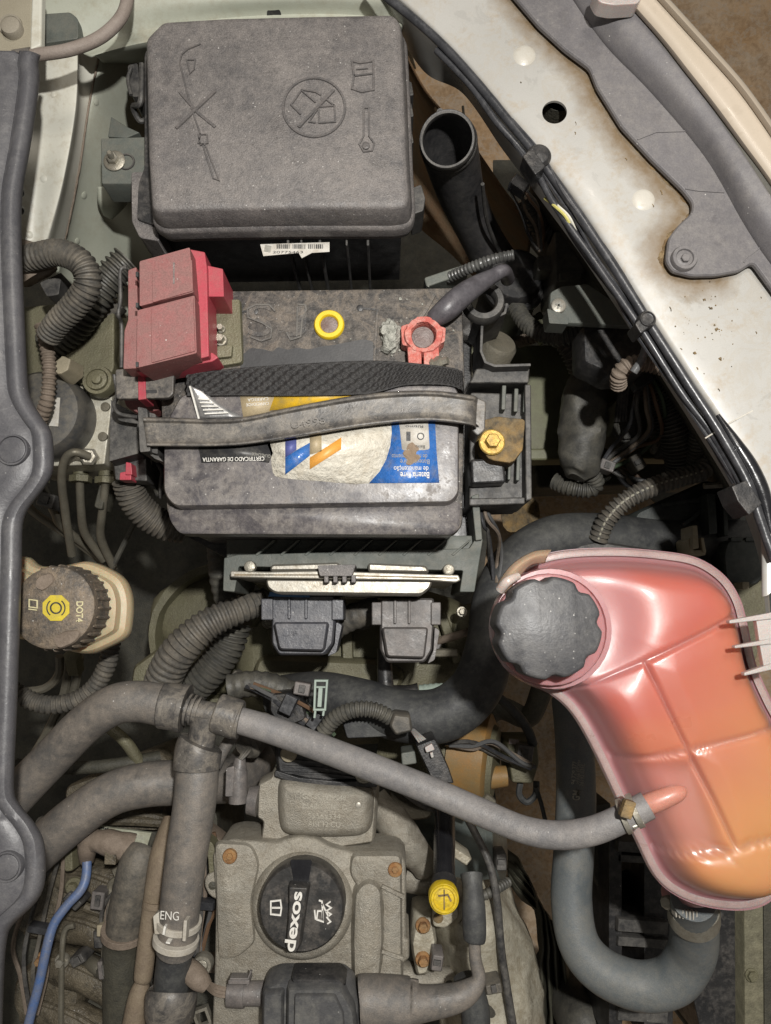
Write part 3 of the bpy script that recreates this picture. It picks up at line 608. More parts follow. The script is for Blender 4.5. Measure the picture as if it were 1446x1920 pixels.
# labels printed on the raised lid
ZL = .8046
def lab(name, pts, m, k=1, par=bt, lb=None): return mk(name, prism(pts, ZL + .00035 * k, ZL + .00035 * k - .0003), m, par, lb, sharp=0)
lw = lab('label', sm([(505, 828), (560, 812), (640, 800), (735, 786), (736, 835), (724, 870), (694, 906), (600, 902), (530, 896), (512, 886), (508, 850)], 3), labw, 1, lb='torn white paper label')
lbb = lab('label', [(733, 786), (816, 790), (819, 850), (824, 905), (692, 906), (712, 884), (724, 862), (732, 836), (735, 810)], labb, 2, lb='blue field of the label')
lab('stripe', [(535, 826), (556, 820), (556, 843), (535, 858)], labn, 3, lw)
lab('stripe', [(535, 858), (556, 844), (581, 830), (581, 854), (535, 890)], labb, 3, lw)
lab('stripe', [(581, 816), (603, 812), (603, 846), (581, 852)], labt, 3, lw)
lab('stripe', [(581, 858), (640, 820), (640, 842), (581, 880)], labo, 3, lw)
sk = lab('sticker', rc([(748, 788), (803, 788), (806, 842), (796, 844), (754, 844)], 4), paper, 3, lbb)
mk('stain', jitter(join(lump(774, 842, ZL + .0004, 11, 13, .0013), lump(772, 860, ZL + .0004, 15, 12, .0012), lump(764, 850, ZL + .0004, 9, 12, .0011)), .0009, 260), mat('mud_stain', (.21, .15, .10), (.27, .20, .14), 90, .9, bump=.5), lbb)
text('Bateria livre', 778, 891, ZL + .0009, 55, 12, 180, ink, lbb, bold=.012)
text('de manutenção', 771, 878, ZL + .0009, 66, 12, 180, ink, lbb)
text('Batería libre', 778, 866, ZL + .0009, 56, 9, 180, inkd, lbb)
text('de mantenimiento', 768, 856, ZL + .0009, 68, 9, 180, inkd, lbb)
text('1', 766, 818, ZL + .0013, 8, 18, 180, inkk, sk); text('O', 789, 818, ZL + .0013, 14, 14, 180, inkk, sk); text('Baixo', 788, 838, ZL + .0013, 18, 6, 180, inkk, sk); text('Ritmo', 777, 800, ZL + .0013, 34, 5, 180, inkk, sk)
lk = lab('label', [(372, 838), (505, 826), (512, 850), (504, 868), (480, 864), (378, 868)], labk, 1, lb='black strip of the label')
text('CERTIFICADO DE GARANTIA', 438, 861, ZL + .0008, 118, 8, 181, ink, lk, bold=.01)
text('QUALIDADE', 490, 853, ZL + .0008, 36, 7, 172, inkd, lk)
lab('label', [(505, 770), (516, 740), (700, 728), (640, 752)], laby, 2, lb='yellow strip of the label')
lt = lab('label', [(450, 742), (516, 738), (506, 772), (456, 782)], labt, 1, lb='tan strip of the label')
text('CAPACIDADE', 483, 758, ZL + .0008, 44, 6, 184, ink, lt); text('CARREGA', 484, 749, ZL + .0008, 40, 6, 184, ink, lt)
sf = mk('label', loft([[(354, 722, .812), (362, 750, .809), (372, 785, .806)], [(385, 735, .808), (415, 760, .807), (455, 782, .8055)]], 5, 3), silv, bt, 'peeling dark foil corner of the label', solid=.0004)
mk('label_text_line', join(*[stroke([(372 + i * 3, 748 + i * 7), (392 + i * 9, 750 + i * 6)], .8098 - i * .0004, 3, .0006) for i in range(5)]), ink, sf)
mk('label_edge', tube([(356, 724, .813), (364, 752, .810), (373, 786, .807)], 2.2, seg=6), ink, sf)

# webbing strap
ws = [[(350, 700), (450, 690), (560, 682), (700, 676), (790, 682), (850, 690), (874, 700)], [(350, 742), (450, 741), (560, 742), (690, 738), (760, 722), (840, 722), (880, 738)]]
def webbing():
    V, Fc = loft([[(x, y, .806 if 340 < x < 860 else .80) for x, y in ws[0]], [(x, y, .8085 if 340 < x < 860 else .80) for x, y in ws[1]]], 44, 30)
    m = 31; out = []
    for i, v in enumerate(V):
        a, b = divmod(i, m); out.append(v + Vector((0, 0, .0013 * math.sin(a * .72 + (math.pi if (b // 4) % 2 else 0)) * min(1, max(0, b - 1) / 5, max(0, 29 - b) / 5) - (.03 * max(0, a - 246) / 18 if a > 246 else 0))))
    return out, Fc
mk('webbing_strap', webbing(), webm, label='black woven lifting strap across the top of the battery', cat='strap', solid=.0015, sharp=0)

# hold-down clamp
cl = thing('battery_clamp', W(590, 790, .78), 'grey dusty hold-down clamp bar bent across the battery', 'clamp')
te = [(268, 782), (330, 783), (400, 785), (460, 781), (560, 760), (690, 738), (800, 732), (880, 740), (896, 746), (899, 750)]
be = [(276, 838), (335, 838), (400, 838), (465, 834), (560, 820), (690, 799), (800, 790), (880, 798), (893, 806), (896, 812)]
zs = [.816] * 8 + [.80, .765]
def crow(t, dz): return [(a[0] * (1 - t) + b[0] * t, a[1] * (1 - t) + b[1] * t, z + dz) for a, b, z in zip(te, be, zs)]
mk('bar', loft([crow(0, -.010), crow(.02, -.001), crow(.07, .001), crow(.13, .0005), crow(.2, -.0018), crow(.5, -.002), crow(.8, -.0018), crow(.87, .0005), crow(.93, .001), crow(.98, -.001), crow(1, -.010)], 6, 2), clampm, cl, solid=.003)
text('U4998', 578, 793, .8148, 66, 13, 9, clampm, cl, ext=.0011)
mk('hook_end', join(prism(rc([(258, 762), (276, 766), (282, 846), (262, 848)], 4), .812, .77), prism(rc([(276, 772), (292, 776), (296, 852), (278, 846)], 4), .806, .77), prism([(260, 835), (282, 835), (306, 866), (290, 860)], .80, .775)), blkd, cl, bev=.0015)
mk('fold', prism(rc([(886, 742), (912, 752), (910, 806), (896, 818), (884, 806)], 6), .80, .77), clampm, cl, bev=.002)

# clamp foot / battery tray side
ty = thing('battery_tray', W(900, 850, .60), 'black battery tray side with moulded ribs beside the battery', 'tray')
mk('tray_floor', stack(rc([(280, 700), (300, 560), (885, 545), (885, 760), (995, 768), (998, 930), (975, 945), (880, 945), (885, 1060), (430, 1050), (320, 990)], 8), [(0, .66), (0, .62)]), blk, ty, bev=.002)
mk('side_pad', stack(rc([(882, 735), (995, 738), (996, 935), (985, 944), (880, 940)], 6), [(0, .70), (.001, .64)]), blkd, ty, bev=.002)
mk('side_rim', join(*[prism(p, .72, .65) for p in ([(984, 720), (996, 720), (998, 936), (986, 940)], [(880, 934), (985, 932), (985, 945), (880, 948)])]), blkd, ty, bev=.0015)
for x, y, w, h in ((945, 745, 8, 46), (968, 750, 8, 44), (985, 748, 7, 50), (956, 872, 6, 55), (972, 876, 7, 50)):
    mk('rib', prism(rect(x, y, w, h, 2), .715, .69), trayg, ty, bev=.001)
mk('pad_block', prism(rc([(882, 860), (945, 858), (950, 905), (884, 908)], 8), .72, .69), blk, ty, bev=.003)
ft = thing('clamp_bolt_plate', W(930, 820, .70), 'rust stained clamp plate with yellow zinc bolt beside the battery', 'bracket')
mk('plate', jitter(stack(rc([(900, 790), (930, 780), (985, 786), (980, 845), (960, 868), (920, 862), (902, 842)], 6), [(0, .738), (.001, .70)]), .0006, 300), rustc, ft, bev=.0012)
mk('bolt', hexbolt(925, 825, .750, 15, .011, 1.7), goldz, ft)
# loop bracket near the negative cable
lb_ = thing('loop_bracket', W(920, 640, .64), 'black plastic loop bracket with open hoops behind the battery corner', 'bracket')
mk('hoop_wall', join(*[stroke(p, .72, 7, .010, base=.05) for p in ([(888, 602), (902, 614), (900, 665), (908, 685), (925, 692), (992, 690)], [(902, 614), (944, 594), (948, 576)])]), blkd, lb_, bev=.0006)
mk('hoop_web', prism([(893, 690), (994, 688), (992, 718), (880, 718)], .715, .66), blkd, lb_, bev=.002)
mk('hoop_ring', ring(908, 562, .745, 42, 24, .012), blkd, lb_)
mk('inner_sleeve', lathe(W(935, 645, .66), [(.02, -.06), (.02, 0), (.017, .004), (.004, .004)], axis=(.3, .5, .8)), alud, lb_)

# ================================================================ positive fuse block
fbk = thing('terminal_fuse_block', W(310, 580, .78), 'red positive terminal fuse block, dusty on top, on the battery', 'fuse block')
b1 = mk('cover', stack(rc([(262, 490), (356, 464), (363, 548), (262, 574)], 3), [(0, .853), (0, .836), (-.002, .80)]), redd, fbk, 'dusty rear cover', bev=.0012)
b2 = mk('cover', stack(rc([(258, 582), (365, 554), (369, 662), (256, 690)], 3), [(0, .851), (0, .838), (-.004, .80)]), redd, fbk, 'dusty front cover', bev=.0012)
mk('raised_panel', prism(rc([(285, 508), (360, 486), (362, 545), (286, 567)], 3), .8542, .850), redd, b1, bev=.0005)
mk('panel_split', prism(rect(326, 512, 3.2, 40, 0), .8546, .852), lead, b1)
mk('raised_panel', prism(rc([(283, 576), (362, 556), (366, 658), (284, 680)], 3), .8522, .848), redd, b2, bev=.0005)
mk('side_shell', stack([(352, 466), (384, 472), (388, 500), (392, 668), (360, 676)], [(0, .834), (0, .80)]), red, fbk, 'clean bright red side shell', bev=.001)
mk('socket', stack(rc([(372, 494), (418, 504), (420, 556), (378, 556)], 2), [(0, .828), (0, .785)]), red, fbk, bev=.001)
mk('socket_slot', join(stroke([(386, 518), (374, 518), (374, 534), (386, 534)], .8285, 3, .0006), prism(rect(380, 526, 5, 8), .829, .828)), inkk, fbk)
mk('base_strip', stack(rc([(240, 506), (256, 500), (262, 690), (231, 692), (233, 620), (240, 600)], 3), [(0, .832), (0, .775)]), redd, fbk, bev=.001)
mk('skirt', stack(rc([(252, 680), (335, 670), (398, 660), (410, 670), (398, 678), (330, 690), (255, 698)], 4), [(0, .826), (0, .80)]), red, fbk, bev=.0015)
for y in (514, 572, 683): mk('hinge_pin', prism(rect(257, y, 5, 9), .8525, .84), inkk, fbk)
mk('retaining_tongue', prism([(258, 688), (272, 687), (274, 748), (259, 750)], .8125, .79), red, fbk, bev=.0008)
mk('underside', prism(rc([(230, 742), (290, 738), (300, 768), (262, 776), (236, 762)], 6), .775, .755), redd, fbk, bev=.002)
br = thing('fuse_block_bracket', W(270, 715, .76), 'dark steel bracket with slots below the red fuse block', 'bracket')
mk('plate', stack(rc([(216, 692), (322, 686), (327, 694), (325, 738), (316, 746), (218, 748)], 5), [(-.0006, .8112), (0, .8105), (0, .806)]), rustc if False else clampm, br, bev=.0006)
mk('slot', prism(rc(rect(284, 696, 24, 6), 2), .8117, .811), inkk, br); mk('slot', prism(rc(rect(282, 734, 24, 6), 2), .8117, .811), inkk, br)
mk('side_frame', join(tube([(238, 502, .80), (226, 508, .80), (226, 560, .80), (222, 590, .80), (228, 612, .79), (228, 690, .79)], 4, seg=8), tube([(214, 702, .79), (220, 740, .785), (214, 760, .78), (225, 776, .775), (258, 782, .775)], 4, seg=8), prism([(208, 750), (262, 780), (260, 850), (205, 865)], .745, .70)), blkd, br, bev=.001)
tc_ = thing('terminal_cover', W(425, 620, .78), 'grimy olive terminal cover with bolt between fuse block and battery letters', 'terminal')
mk('cover_plate', jitter(stack(rc([(388, 566), (450, 560), (454, 680), (392, 690)], 6), [(0, .792), (.001, .78)]), .0008, 300), gearm, tc_, bev=.001)
mk('terminal_bolt', join(hexbolt(411, 632, .803, 9, .010, 1.4), hexbolt(412, 612, .800, 7, .008, 1.2)), zinc, tc_)
mk('cover_step', prism(rc([(396, 650), (436, 645), (434, 668), (398, 672)], 4), .797, .79), gearm, tc_, bev=.001)

# ================================================================ negative terminal
nt_ = thing('negative_terminal', W(795, 630, .785), 'pink corroded negative terminal clamp round a lead post', 'terminal')
ZN = .805
mk('clamp_ring', jitter(ring(795, 627, ZN, 40, 22, .016), .0010, 260), redp, nt_)
mk('clamp_lug', jitter(join(prism(rc([(764, 650), (790, 655), (791, 700), (768, 698)], 4), ZN - .001, ZN - .016), prism(rc([(794, 655), (822, 648), (826, 696), (796, 702)], 4), ZN - .001, ZN - .016), prism(rc([(752, 612), (766, 606), (768, 650), (754, 646)], 4), ZN - .003, ZN - .016), prism(rc([(822, 610), (836, 615), (834, 642), (822, 645)], 4), ZN - .002, ZN - .016)), .0006, 300), redp, nt_, bev=.0015)
mk('battery_post', disc(793, 632, ZN + .001, 22, .02, .1), lead, nt_)
q = M_(14, ZN)
mk('clamp_bolt', lathe(W(812, 684, ZN - .006), [(q * 1.2, 0), (q * 1.2, .002), (q, .002), (q, .008), (q * .6, .009), (q * .6, .014), (q * .1, .014)], axis=(.8, .1, .45), seg=6), zinc, nt_)
mk('corrosion_salt', jitter(lump(733, 634, .784, 23, 33, .014), .0028, 230), salt, label='crumbly white corrosion lump beside the negative terminal', cat='corrosion')
random.seed(3)
mk('corrosion_crumbs', join(*[jitter(lathe(W(x, y, .7868), [(r, -.001), (r * .9, r * .5), (r * .3, r * .8)], seg=7), r * 1.1, 700) for x, y, r in [(random.gauss(780, 34), random.gauss(640, 36), random.choice((.0003, .0004, .0006, .0009, .0014))) for _ in range(110)] if y < 690 and x < 855]), salt, label='scattered white corrosion crumbs around the negative terminal', cat='crumbs', kind='stuff')
mk('negative_cable', tube([(812, 600, .797, 18), (838, 580, .803, 24), (865, 556, .80, 24), (895, 535, .79, 20), (925, 518, .78, 15), (945, 508, .775, 14), (952, 522, .74, 14)], 20), mat('cable_sleeve', (.055, .05, .056), (.085, .08, .088), 30, .45, dust=(.15, .14, .15), damt=.35, bump=.1), label='black sleeved negative cable leaving the corroded terminal', cat='cable')
mk('ribbed_sleeve', tube([(840, 520, .76), (880, 503, .775), (920, 488, .785), (964, 478, .79)], 11, corr=.0035, depth=.85, seg=12), mat('shiny_conduit', (.05, .05, .048), (.09, .09, .085), 40, .3, bump=.1), label='short shiny ribbed sleeve end above the negative cable', cat='conduit')
mk('sleeve_clip', prism(rc([(795, 520), (870, 495), (880, 510), (800, 538)], 5), .765, .74), trayg, label='grey clip holding the ribbed sleeve behind the battery', cat='clip', bev=.002)

# ================================================================ loom along the wing
wl = thing('wing_wiring_loom', W(1150, 500, .80), 'shiny black wiring loom clipped along the edge of the cream apron', 'wiring loom')
Lp = [(690, -30), (760, 22), (830, 84), (892, 152), (950, 222), (1008, 294), (1062, 368), (1134, 474), (1214, 600), (1292, 722), (1352, 815), (1402, 905), (1424, 970), (1452, 1050)]
mk('main_cable', tube([(x, y, .834) for x, y in Lp], 9, seg=10), loom, wl)
random.seed(5)
mk('second_cable', tube([(x - 13 - (10 if 1020 < x < 1190 else 0) + random.uniform(-5, 5), y + 8 + (8 if 1020 < x < 1190 else 0) + random.uniform(-4, 4), .828 + random.uniform(-.002, .002)) for x, y in Lp[2:12]], 7, seg=10), loom, wl)
for k_ in range(4): mk('thin_wire', tube([(x - 8 * k_ + 4 + random.uniform(-7, 7), y + 5 * k_ - 3 + random.uniform(-6, 6), .836 - .004 * k_ + random.uniform(-.002, .002)) for x, y in Lp[4 + k_ % 2:12]], 2.6 + k_ * .4, seg=6), loom, wl)
mk('third_cable', tube([(1000, 318, .815), (1040, 380, .81), (1085, 458, .805), (1150, 545, .81), (1205, 608, .82), (1250, 690, .82), (1318, 800, .82), (1378, 905, .82)], 7, seg=10), loom, wl)
mk('flat_tape', tube([(1222, 618, .822), (1262, 690, .822), (1312, 770, .822), (1372, 860, .822), (1402, 915, .822)], 11, seg=10), mat('grey_loom_tape', (.10, .10, .105), (.14, .14, .145), 40, .5, bump=.3), wl)
for i, (dx, m) in enumerate(((0, mat('wire_yellow', (.55, .50, .16), rough=.4)), (6, mat('wire_white', (.6, .58, .5), rough=.4)))):
    mk('bare_wire', tube([(1022 + dx, 372, .822), (1040 + dx, 386, .83), (1062 + dx, 408, .832), (1076 + dx, 440, .822)], 3, seg=6), m, wl)
mk('clip', join(lathe(W(1012, 288, .842), [(.010, -.012), (.0105, -.003), (.008, 0), (.001, .001)]), prism(rc([(980, 292), (998, 276), (1024, 312), (1004, 328)], 4), .844, .825)), blk, wl, bev=.001)
mk('clip', join(lathe(W(1216, 596, .844), [(.0068, -.012), (.0072, -.003), (.0055, 0), (.005, -.002), (.001, -.002)]), prism(rc([(1190, 606), (1212, 588), (1226, 606), (1202, 626)], 5), .842, .82)), blk, wl, bev=.001)
mk('end_boot', tube([(1346, 778, .828, 4), (1378, 830, .83, 12), (1408, 880, .83, 16), (1432, 935, .83, 14), (1446, 1000, .83, 8)], 10, seg=12), gloss, wl)
mk('end_clip', prism(rc([(1372, 912), (1400, 900), (1430, 944), (1405, 966), (1384, 940)], 3), .848, .82), blk, wl, bev=.001)
mk('hanging_strap', tube([(1216, 622, .81), (1212, 650, .80), (1202, 676, .79), (1188, 698, .785)], 8, seg=10), mat('shiny_strap', (.10, .10, .10), (.14, .14, .14), 30, .25, bump=.1), wl)
mk('fender_conduit', tube([(1160, 722, .75), (1163, 700, .765), (1178, 684, .77), (1205, 680, .77), (1240, 688, .77), (1275, 700, .765)], 17, corr=.004, seg=14), condb, label='short brown dusty conduit hooked under the wing loom', cat='conduit')

# ================================================================ right side clutter
rk = thing('relay_box', W(1130, 620, .58), 'black relay box under a grey bracket plate with cross head screw', 'relay box')
mk('bracket_plate', stack(rc([(1032, 548), (1052, 537), (1102, 532), (1165, 575), (1196, 612), (1050, 605), (1030, 600)], 5), [(-.0006, .72), (0, .719), (0, .712)]), trayg, rk, bev=.0008)
sc_ = mk('screw', disc(1048, 572, .7245, 15, .005, .2), steel, rk)
mk('cross_slot', join(prism(rect(1048, 572, 14, 3.4, 20), .7252, .724), prism(rect(1048, 572, 3.4, 14, 20), .7252, .724)), inkd, sc_)
mk('clip_tab', prism(rc([(1026, 578), (1066, 592), (1066, 608), (1030, 606)], 3), .724, .70), trayg, rk, bev=.001)
mk('box', stack(rc([(1092, 610), (1200, 612), (1214, 650), (1205, 702), (1145, 706), (1118, 690), (1094, 680)], 8), [(-.002, .705), (0, .702), (.001, .665)]), blk, rk)
cb = thing('wing_connector', W(1060, 480, .55), 'dark square connector housing below the wing loom, above the relay bracket', 'connector')
mk('housing', stack(rc([(1040, 432), (1094, 440), (1098, 526), (1042, 530)], 6), [(-.001, .66), (0, .658), (0, .58)]), condk, cb, bev=.001)
mk('socket', prism(rc([(1006, 480), (1044, 478), (1044, 506), (1008, 508)], 4), .64, .60), condk, cb, bev=.002)
mk('latch', prism(rc([(1050, 508), (1092, 506), (1092, 522), (1050, 524)], 3), .666, .65), condk, cb, bev=.001)
mk('upper_conduit', tube([(985, 372, .64), (1000, 405, .63), (1018, 430, .62), (1040, 440, .62)], 22, corr=.005), condk, label='dark conduit entering the square connector by the wing', cat='conduit')
mk('conduit', tube([(968, 575, .60), (985, 603, .61), (1012, 624, .62), (1050, 634, .63), (1096, 622, .64)], 17, corr=.0048), condk, label='dark green conduit bending toward the relay box', cat='conduit')
mk('taped_conduit', tube([(1052, 632, .60), (1072, 664, .60), (1088, 700, .59), (1100, 725, .58)], 21, corr=.005), cond, label='taped conduit running from the relay box to the wrapped bundle', cat='conduit')
mk('wrapped_bundle', jitter(tube([(1102, 706, .585, 22), (1100, 722, .585, 40), (1094, 780, .58, 45), (1090, 840, .575, 42), (1084, 880, .57, 34), (1080, 897, .57, 18)], 40, dens=14, seg=24), .004, 60), condk, label='fat taped wiring bundle hanging in front of the frame rail', cat='wiring bundle')
mk('bundle_conduit', tube([(1108, 885, .56), (1118, 905, .55), (1106, 918, .545), (1070, 914, .54), (1040, 902, .53)], 17, corr=.005), condk, label='dark conduit curling below the wrapped bundle', cat='conduit')
pc = thing('plug_connector', W(1170, 780, .50), 'black plug connector with bundled wires against the frame rail', 'connector')
mk('plug_body', stack(rc([(1164, 740), (1188, 736), (1206, 785), (1200, 822), (1168, 832), (1146, 812)], 6), [(-.001, .57), (0, .568), (0, .52)]), condk, pc, bev=.001)
mk('plug_latch', prism(rc([(1168, 800), (1192, 796), (1194, 820), (1170, 824)], 4), .577, .565), blkd, pc, bev=.001)
for i in range(4): mk('wire', tube([(1163 + i * 6, 712, .60), (1160 + i * 5, 750, .59), (1155 + i * 6, 790, .575)], 4, seg=6), blkd, pc)
mk('wide_conduit', tube([(1208, 706, .62), (1244, 752, .61), (1268, 815, .60), (1282, 880, .58), (1284, 905, .575)], 33, corr=.004), condk, label='wide dark conduit falling from the wing beside the frame rail', cat='conduit')
mk('narrow_conduit', tube([(1312, 770, .64), (1310, 830, .62), (1304, 885, .60)], 19, corr=.004), condk, label='narrow dark conduit beside the wide one under the wing', cat='conduit')
sc2 = thing('striped_conduit', W(1200, 930, .55), 'ribbed dusty conduit with a pale stripe under the wing', 'conduit')
scp = [(1122, 1012, .60), (1138, 975, .61), (1175, 937, .62), (1230, 910, .62), (1285, 894, .62), (1318, 884, .62), (1324, 860, .61)]
mk('ribbed_tube', tube(scp, 19, corr=.0055, depth=.78, seg=16), cond, sc2)
mk('stripe', tube([(x, y - 1, z + .0085) for x, y, z in scp[:-1]], 2.2, seg=6), mat('pale_stripe', (.36, .34, .27), rough=.6), sc2)
hl = thing('headlamp_housing', W(1330, 1010, .45), 'dark headlamp housing with ribs and beige latch behind the tank', 'headlamp housing')
mk('shell', stack(rc([(1190, 960), (1330, 898), (1372, 925), (1412, 960), (1470, 1000), (1470, 1190), (1380, 1190), (1180, 1030)], 12), [(-.003, .57), (0, .565), (0, .45)]), mat('dark_teal_plastic', (.022, .027, .026), (.04, .046, .043), 26, .5, dust=(.085, .09, .08), damt=.3, bump=.1), hl)
tealm = bpy.data.materials['dark_teal_plastic']
mk('bulb_cover', stack(rc([(1364, 1012), (1436, 1008), (1438, 1075), (1420, 1098), (1362, 1098), (1356, 1040)], 10), [(-.002, .60), (0, .597), (.001, .56)]), tealm, hl)
for x in (1382, 1410): mk('cover_tab', prism(rc(rect(x, 1011, 22, 8), 2), .603, .595), tealm, hl, bev=.0008)
mk('rib', prism([(1326, 925), (1342, 925), (1346, 1000), (1330, 1002)], .60, .56), tealm, hl, bev=.001)
mk('rib', prism([(1356, 930), (1364, 930), (1366, 1004), (1358, 1004)], .60, .56), tealm, hl, bev=.001)
mk('rib', stroke([(1240, 948), (1300, 940), (1325, 938)], .575, 8, .004), tealm, hl)
mk('rib', stroke([(1320, 948), (1298, 972), (1278, 985)], .575, 8, .004), tealm, hl)
mk('crossbar', tube([(1320, 911, .61), (1372, 908, .61)], 6, seg=8), zinc, hl)
beigl = mat('beige_clip', (.30, .26, .18), (.36, .31, .22), 60, .55, dust=(.22, .19, .13), damt=.3, bump=.1)
lt_ = thing('beige_latch', W(1305, 1015, .60), 'beige plastic latch on the headlamp housing above the tank rim', 'latch')
mk('latch_base', join(prism([(1290, 1012), (1296, 1006), (1302, 1036), (1294, 1038)], .625, .59), prism([(1314, 1008), (1320, 1008), (1325, 1036), (1318, 1036)], .625, .59), prism([(1293, 1032), (1325, 1030), (1323, 1041), (1296, 1041)], .623, .59)), beigl, lt_, bev=.0008)
mk('latch_tongue', prism(rc([(1298, 985), (1308, 985), (1311, 1028), (1299, 1029)], 2), .632, .60), beigl, lt_, bev=.0008)
mk('fixing_clip', prism(rc(rect(1399, 1098, 13, 14), 2), .625, .60), beigl, label='tiny square beige clip below the bulb cover', cat='clip', bev=.0008)
mk('olive_stay', stack(rc([(1360, 1092), (1436, 1088), (1440, 1160), (1410, 1260), (1380, 1200)], 6), [(0, .575), (0, .48)]), gearm, label='olive stay plate between headlamp housing and tank', cat='bracket', bev=.002)

# ================================================================ ABS unit
ab = thing('abs_unit', W(140, 780, .52), 'ABS hydraulic unit with round black motor and pale alloy block', 'brake unit')
mk('alloy_block', stack(rc([(20, 640), (214, 640), (210, 755), (196, 870), (40, 876)], 4), [(0, .64), (0, .56)]), mat('abs_alloy', (.46, .44, .37), (.55, .53, .45), 30, .5, metal=.2, dust=(.28, .245, .17), damt=.35, bump=.2), ab, bev=.0015)
mk('mount_plate', stack(rc([(40, 575), (214, 560), (214, 690), (190, 730), (150, 720), (30, 700)], 8), [(0, .65), (0, .60)]), gearm, ab, bev=.002)
q = M_(84, .66)
mk('motor', lathe(W(90, 782, .655), [(q, -.03), (q, .006), (q * .97, .016), (q * .88, .022), (q * .5, .025), (.001, .026)], seg=48), mat('motor_black', (.04, .042, .044), (.06, .06, .06), 14, .45, dust=(.17, .15, .115), damt=.4, bump=.08, dscale=12), ab)
mk('motor_label', prism(rect(101, 772, 20, 54, 4), .6815, .6805), paper, ab)
mk('grommet', join(ring(182, 712, .664, 30, 20, .014), disc(180, 710, .662, 21, .01), disc(180, 710, .667, 9, .01)), gearm, ab)
for x, y in ((197, 762), (192, 818)): mk('block_screw', disc(x, y, .6425, 9, .004, seg=18), alud, ab)
mk('union_nut', lathe(W(166, 856, .652), [(.0095, -.012), (.0095, 0), (.007, .002), (.001, .002)], axis=(.2, -.1, 1), seg=6), zinc, ab)
for x, y in ((72, 884), (152, 884), (200, 887)): mk('union_nut', join(lathe(W(x, y, .60), [(.0085, -.004), (.0085, .006), (.006, .008), (.001, .008)], axis=(0, 1, 0), seg=12), lathe(W(x, y, .60), [(.012, -.012), (.012, -.005), (.001, -.005)], axis=(0, 1, 0), seg=6)), gearm, ab)
pm = mat('brake_pipe', (.13, .12, .095), (.18, .165, .13), 50, .45, metal=.3, dust=(.16, .14, .10), damt=.3, bump=.1)
for nm, pts, lbl in (('brake_pipe', [(168, 856, .655), (140, 848, .665), (122, 862, .66), (116, 900, .64), (124, 970, .60), (135, 1040, .56)], 'bent brake pipe looping from the top union nut of the ABS block'),
                     ('brake_pipe', [(150, 890, .60), (152, 950, .58), (160, 1000, .55), (195, 1050, .52)], 'brake pipe from the middle front nut of the ABS block'),
                     ('brake_pipe', [(200, 895, .60), (192, 960, .58), (190, 1010, .55), (212, 1060, .52)], 'brake pipe from the front nut next to the battery'),
                     ('brake_pipe', [(72, 895, .60), (102, 960, .56), (115, 985, .54), (170, 1030, .50), (215, 1070, .48)], 'brake pipe from the front nut next to the cowl lobe'),
                     ('brake_pipe', [(40, 935, .54), (70, 965, .53), (130, 1005, .51), (205, 1062, .47)], 'lowest brake pipe running under the others below the ABS block')):
    mk(nm, tube(pts, 8, seg=10), pm, label=lbl, cat='brake pipe', group='brake pipes of the ABS unit')
mk('thin_link', tube([(255, 975, .56), (235, 1015, .54), (210, 1065, .52)], 5, seg=8), condk, label='thin dark rod below the battery corner', cat='rod')
mk('brown_conduit', tube([(78, 610, .72), (86, 640, .72), (92, 690, .72), (88, 750, .715), (70, 800, .70)], 14, corr=.0048), condb, label='brown dusty conduit hanging over the ABS motor', cat='conduit')
mk('conduit_clip', jitter(stack(rc([(100, 680), (118, 668), (134, 672), (130, 690), (112, 702), (102, 698)], 4), [(0, .70), (.002, .67)]), .0015, 200), beigl, label='small tan clip beside the brown conduit', cat='clip', bev=.002)
mk('loop_conduit', tube([(36, 490, .76, 26), (70, 480, .77, 27), (115, 474, .775, 27), (155, 495, .775, 27), (165, 535, .77, 27), (140, 575, .76, 27), (110, 605, .75, 26), (92, 630, .74, 24)], 26, corr=.0042, depth=.86, seg=18), cond, label='large ribbed conduit looping out from behind the cowl', cat='conduit')
mk('cowl_boot', jitter(tube([(28, 480, .74), (55, 490, .745), (74, 520, .74)], 36, seg=18), .003, 70), condb, label='dusty boot where the looping conduit leaves the cowl', cat='boot')
mk('square_plug', prism(rc([(74, 530), (116, 510), (110, 552), (88, 556)], 4), .735, .68), blkd, label='small black plug inside the loop of the ribbed conduit', cat='plug', bev=.002)
mk('crossing_conduit', tube([(240, 490, .68), (205, 525, .68), (170, 570, .675), (135, 615, .66), (90, 650, .65)], 34, corr=.006), condk, label='dark conduit crossing under the looping one toward the fuse box', cat='conduit')
mk('under_conduit', jitter(tube([(210, 560, .64), (160, 600, .64), (110, 640, .63), (40, 640, .62)], 40, seg=16), .004, 50), cond, label='dusty taped bundle between fuse block and ABS unit', cat='wiring bundle')
mp = thing('main_plug', W(245, 860, .62), 'black plug with small red lock tab beside the battery corner', 'plug')
mk('plug_body', stack(rc([(208, 785), (262, 778), (290, 845), (276, 905), (214, 900), (205, 850)], 6), [(-.002, .71), (0, .707), (0, .64)]), blk, mp, bev=.001)
mk('plug_cap', prism(rc([(212, 862), (274, 858), (276, 902), (216, 900)], 4), .724, .70), blkd, mp, bev=.002)
mk('plug_ring', ring(222, 800, .718, 18, 13, .008), blkd, mp)
mk('lock_tab', join(prism(rc([(236, 866), (246, 868), (248, 890), (235, 890)], 2), .738, .72), prism(rc([(225, 886), (246, 882), (246, 900), (224, 900)], 2), .736, .72)), red, mp, bev=.0008)
mk('plug_conduit', tube([(238, 900, .70), (250, 935, .69), (275, 965, .68), (310, 985, .67), (345, 990, .66)], 29, corr=.0045, seg=16), cond, label='ribbed conduit curving from the red tabbed plug under the battery', cat='conduit')

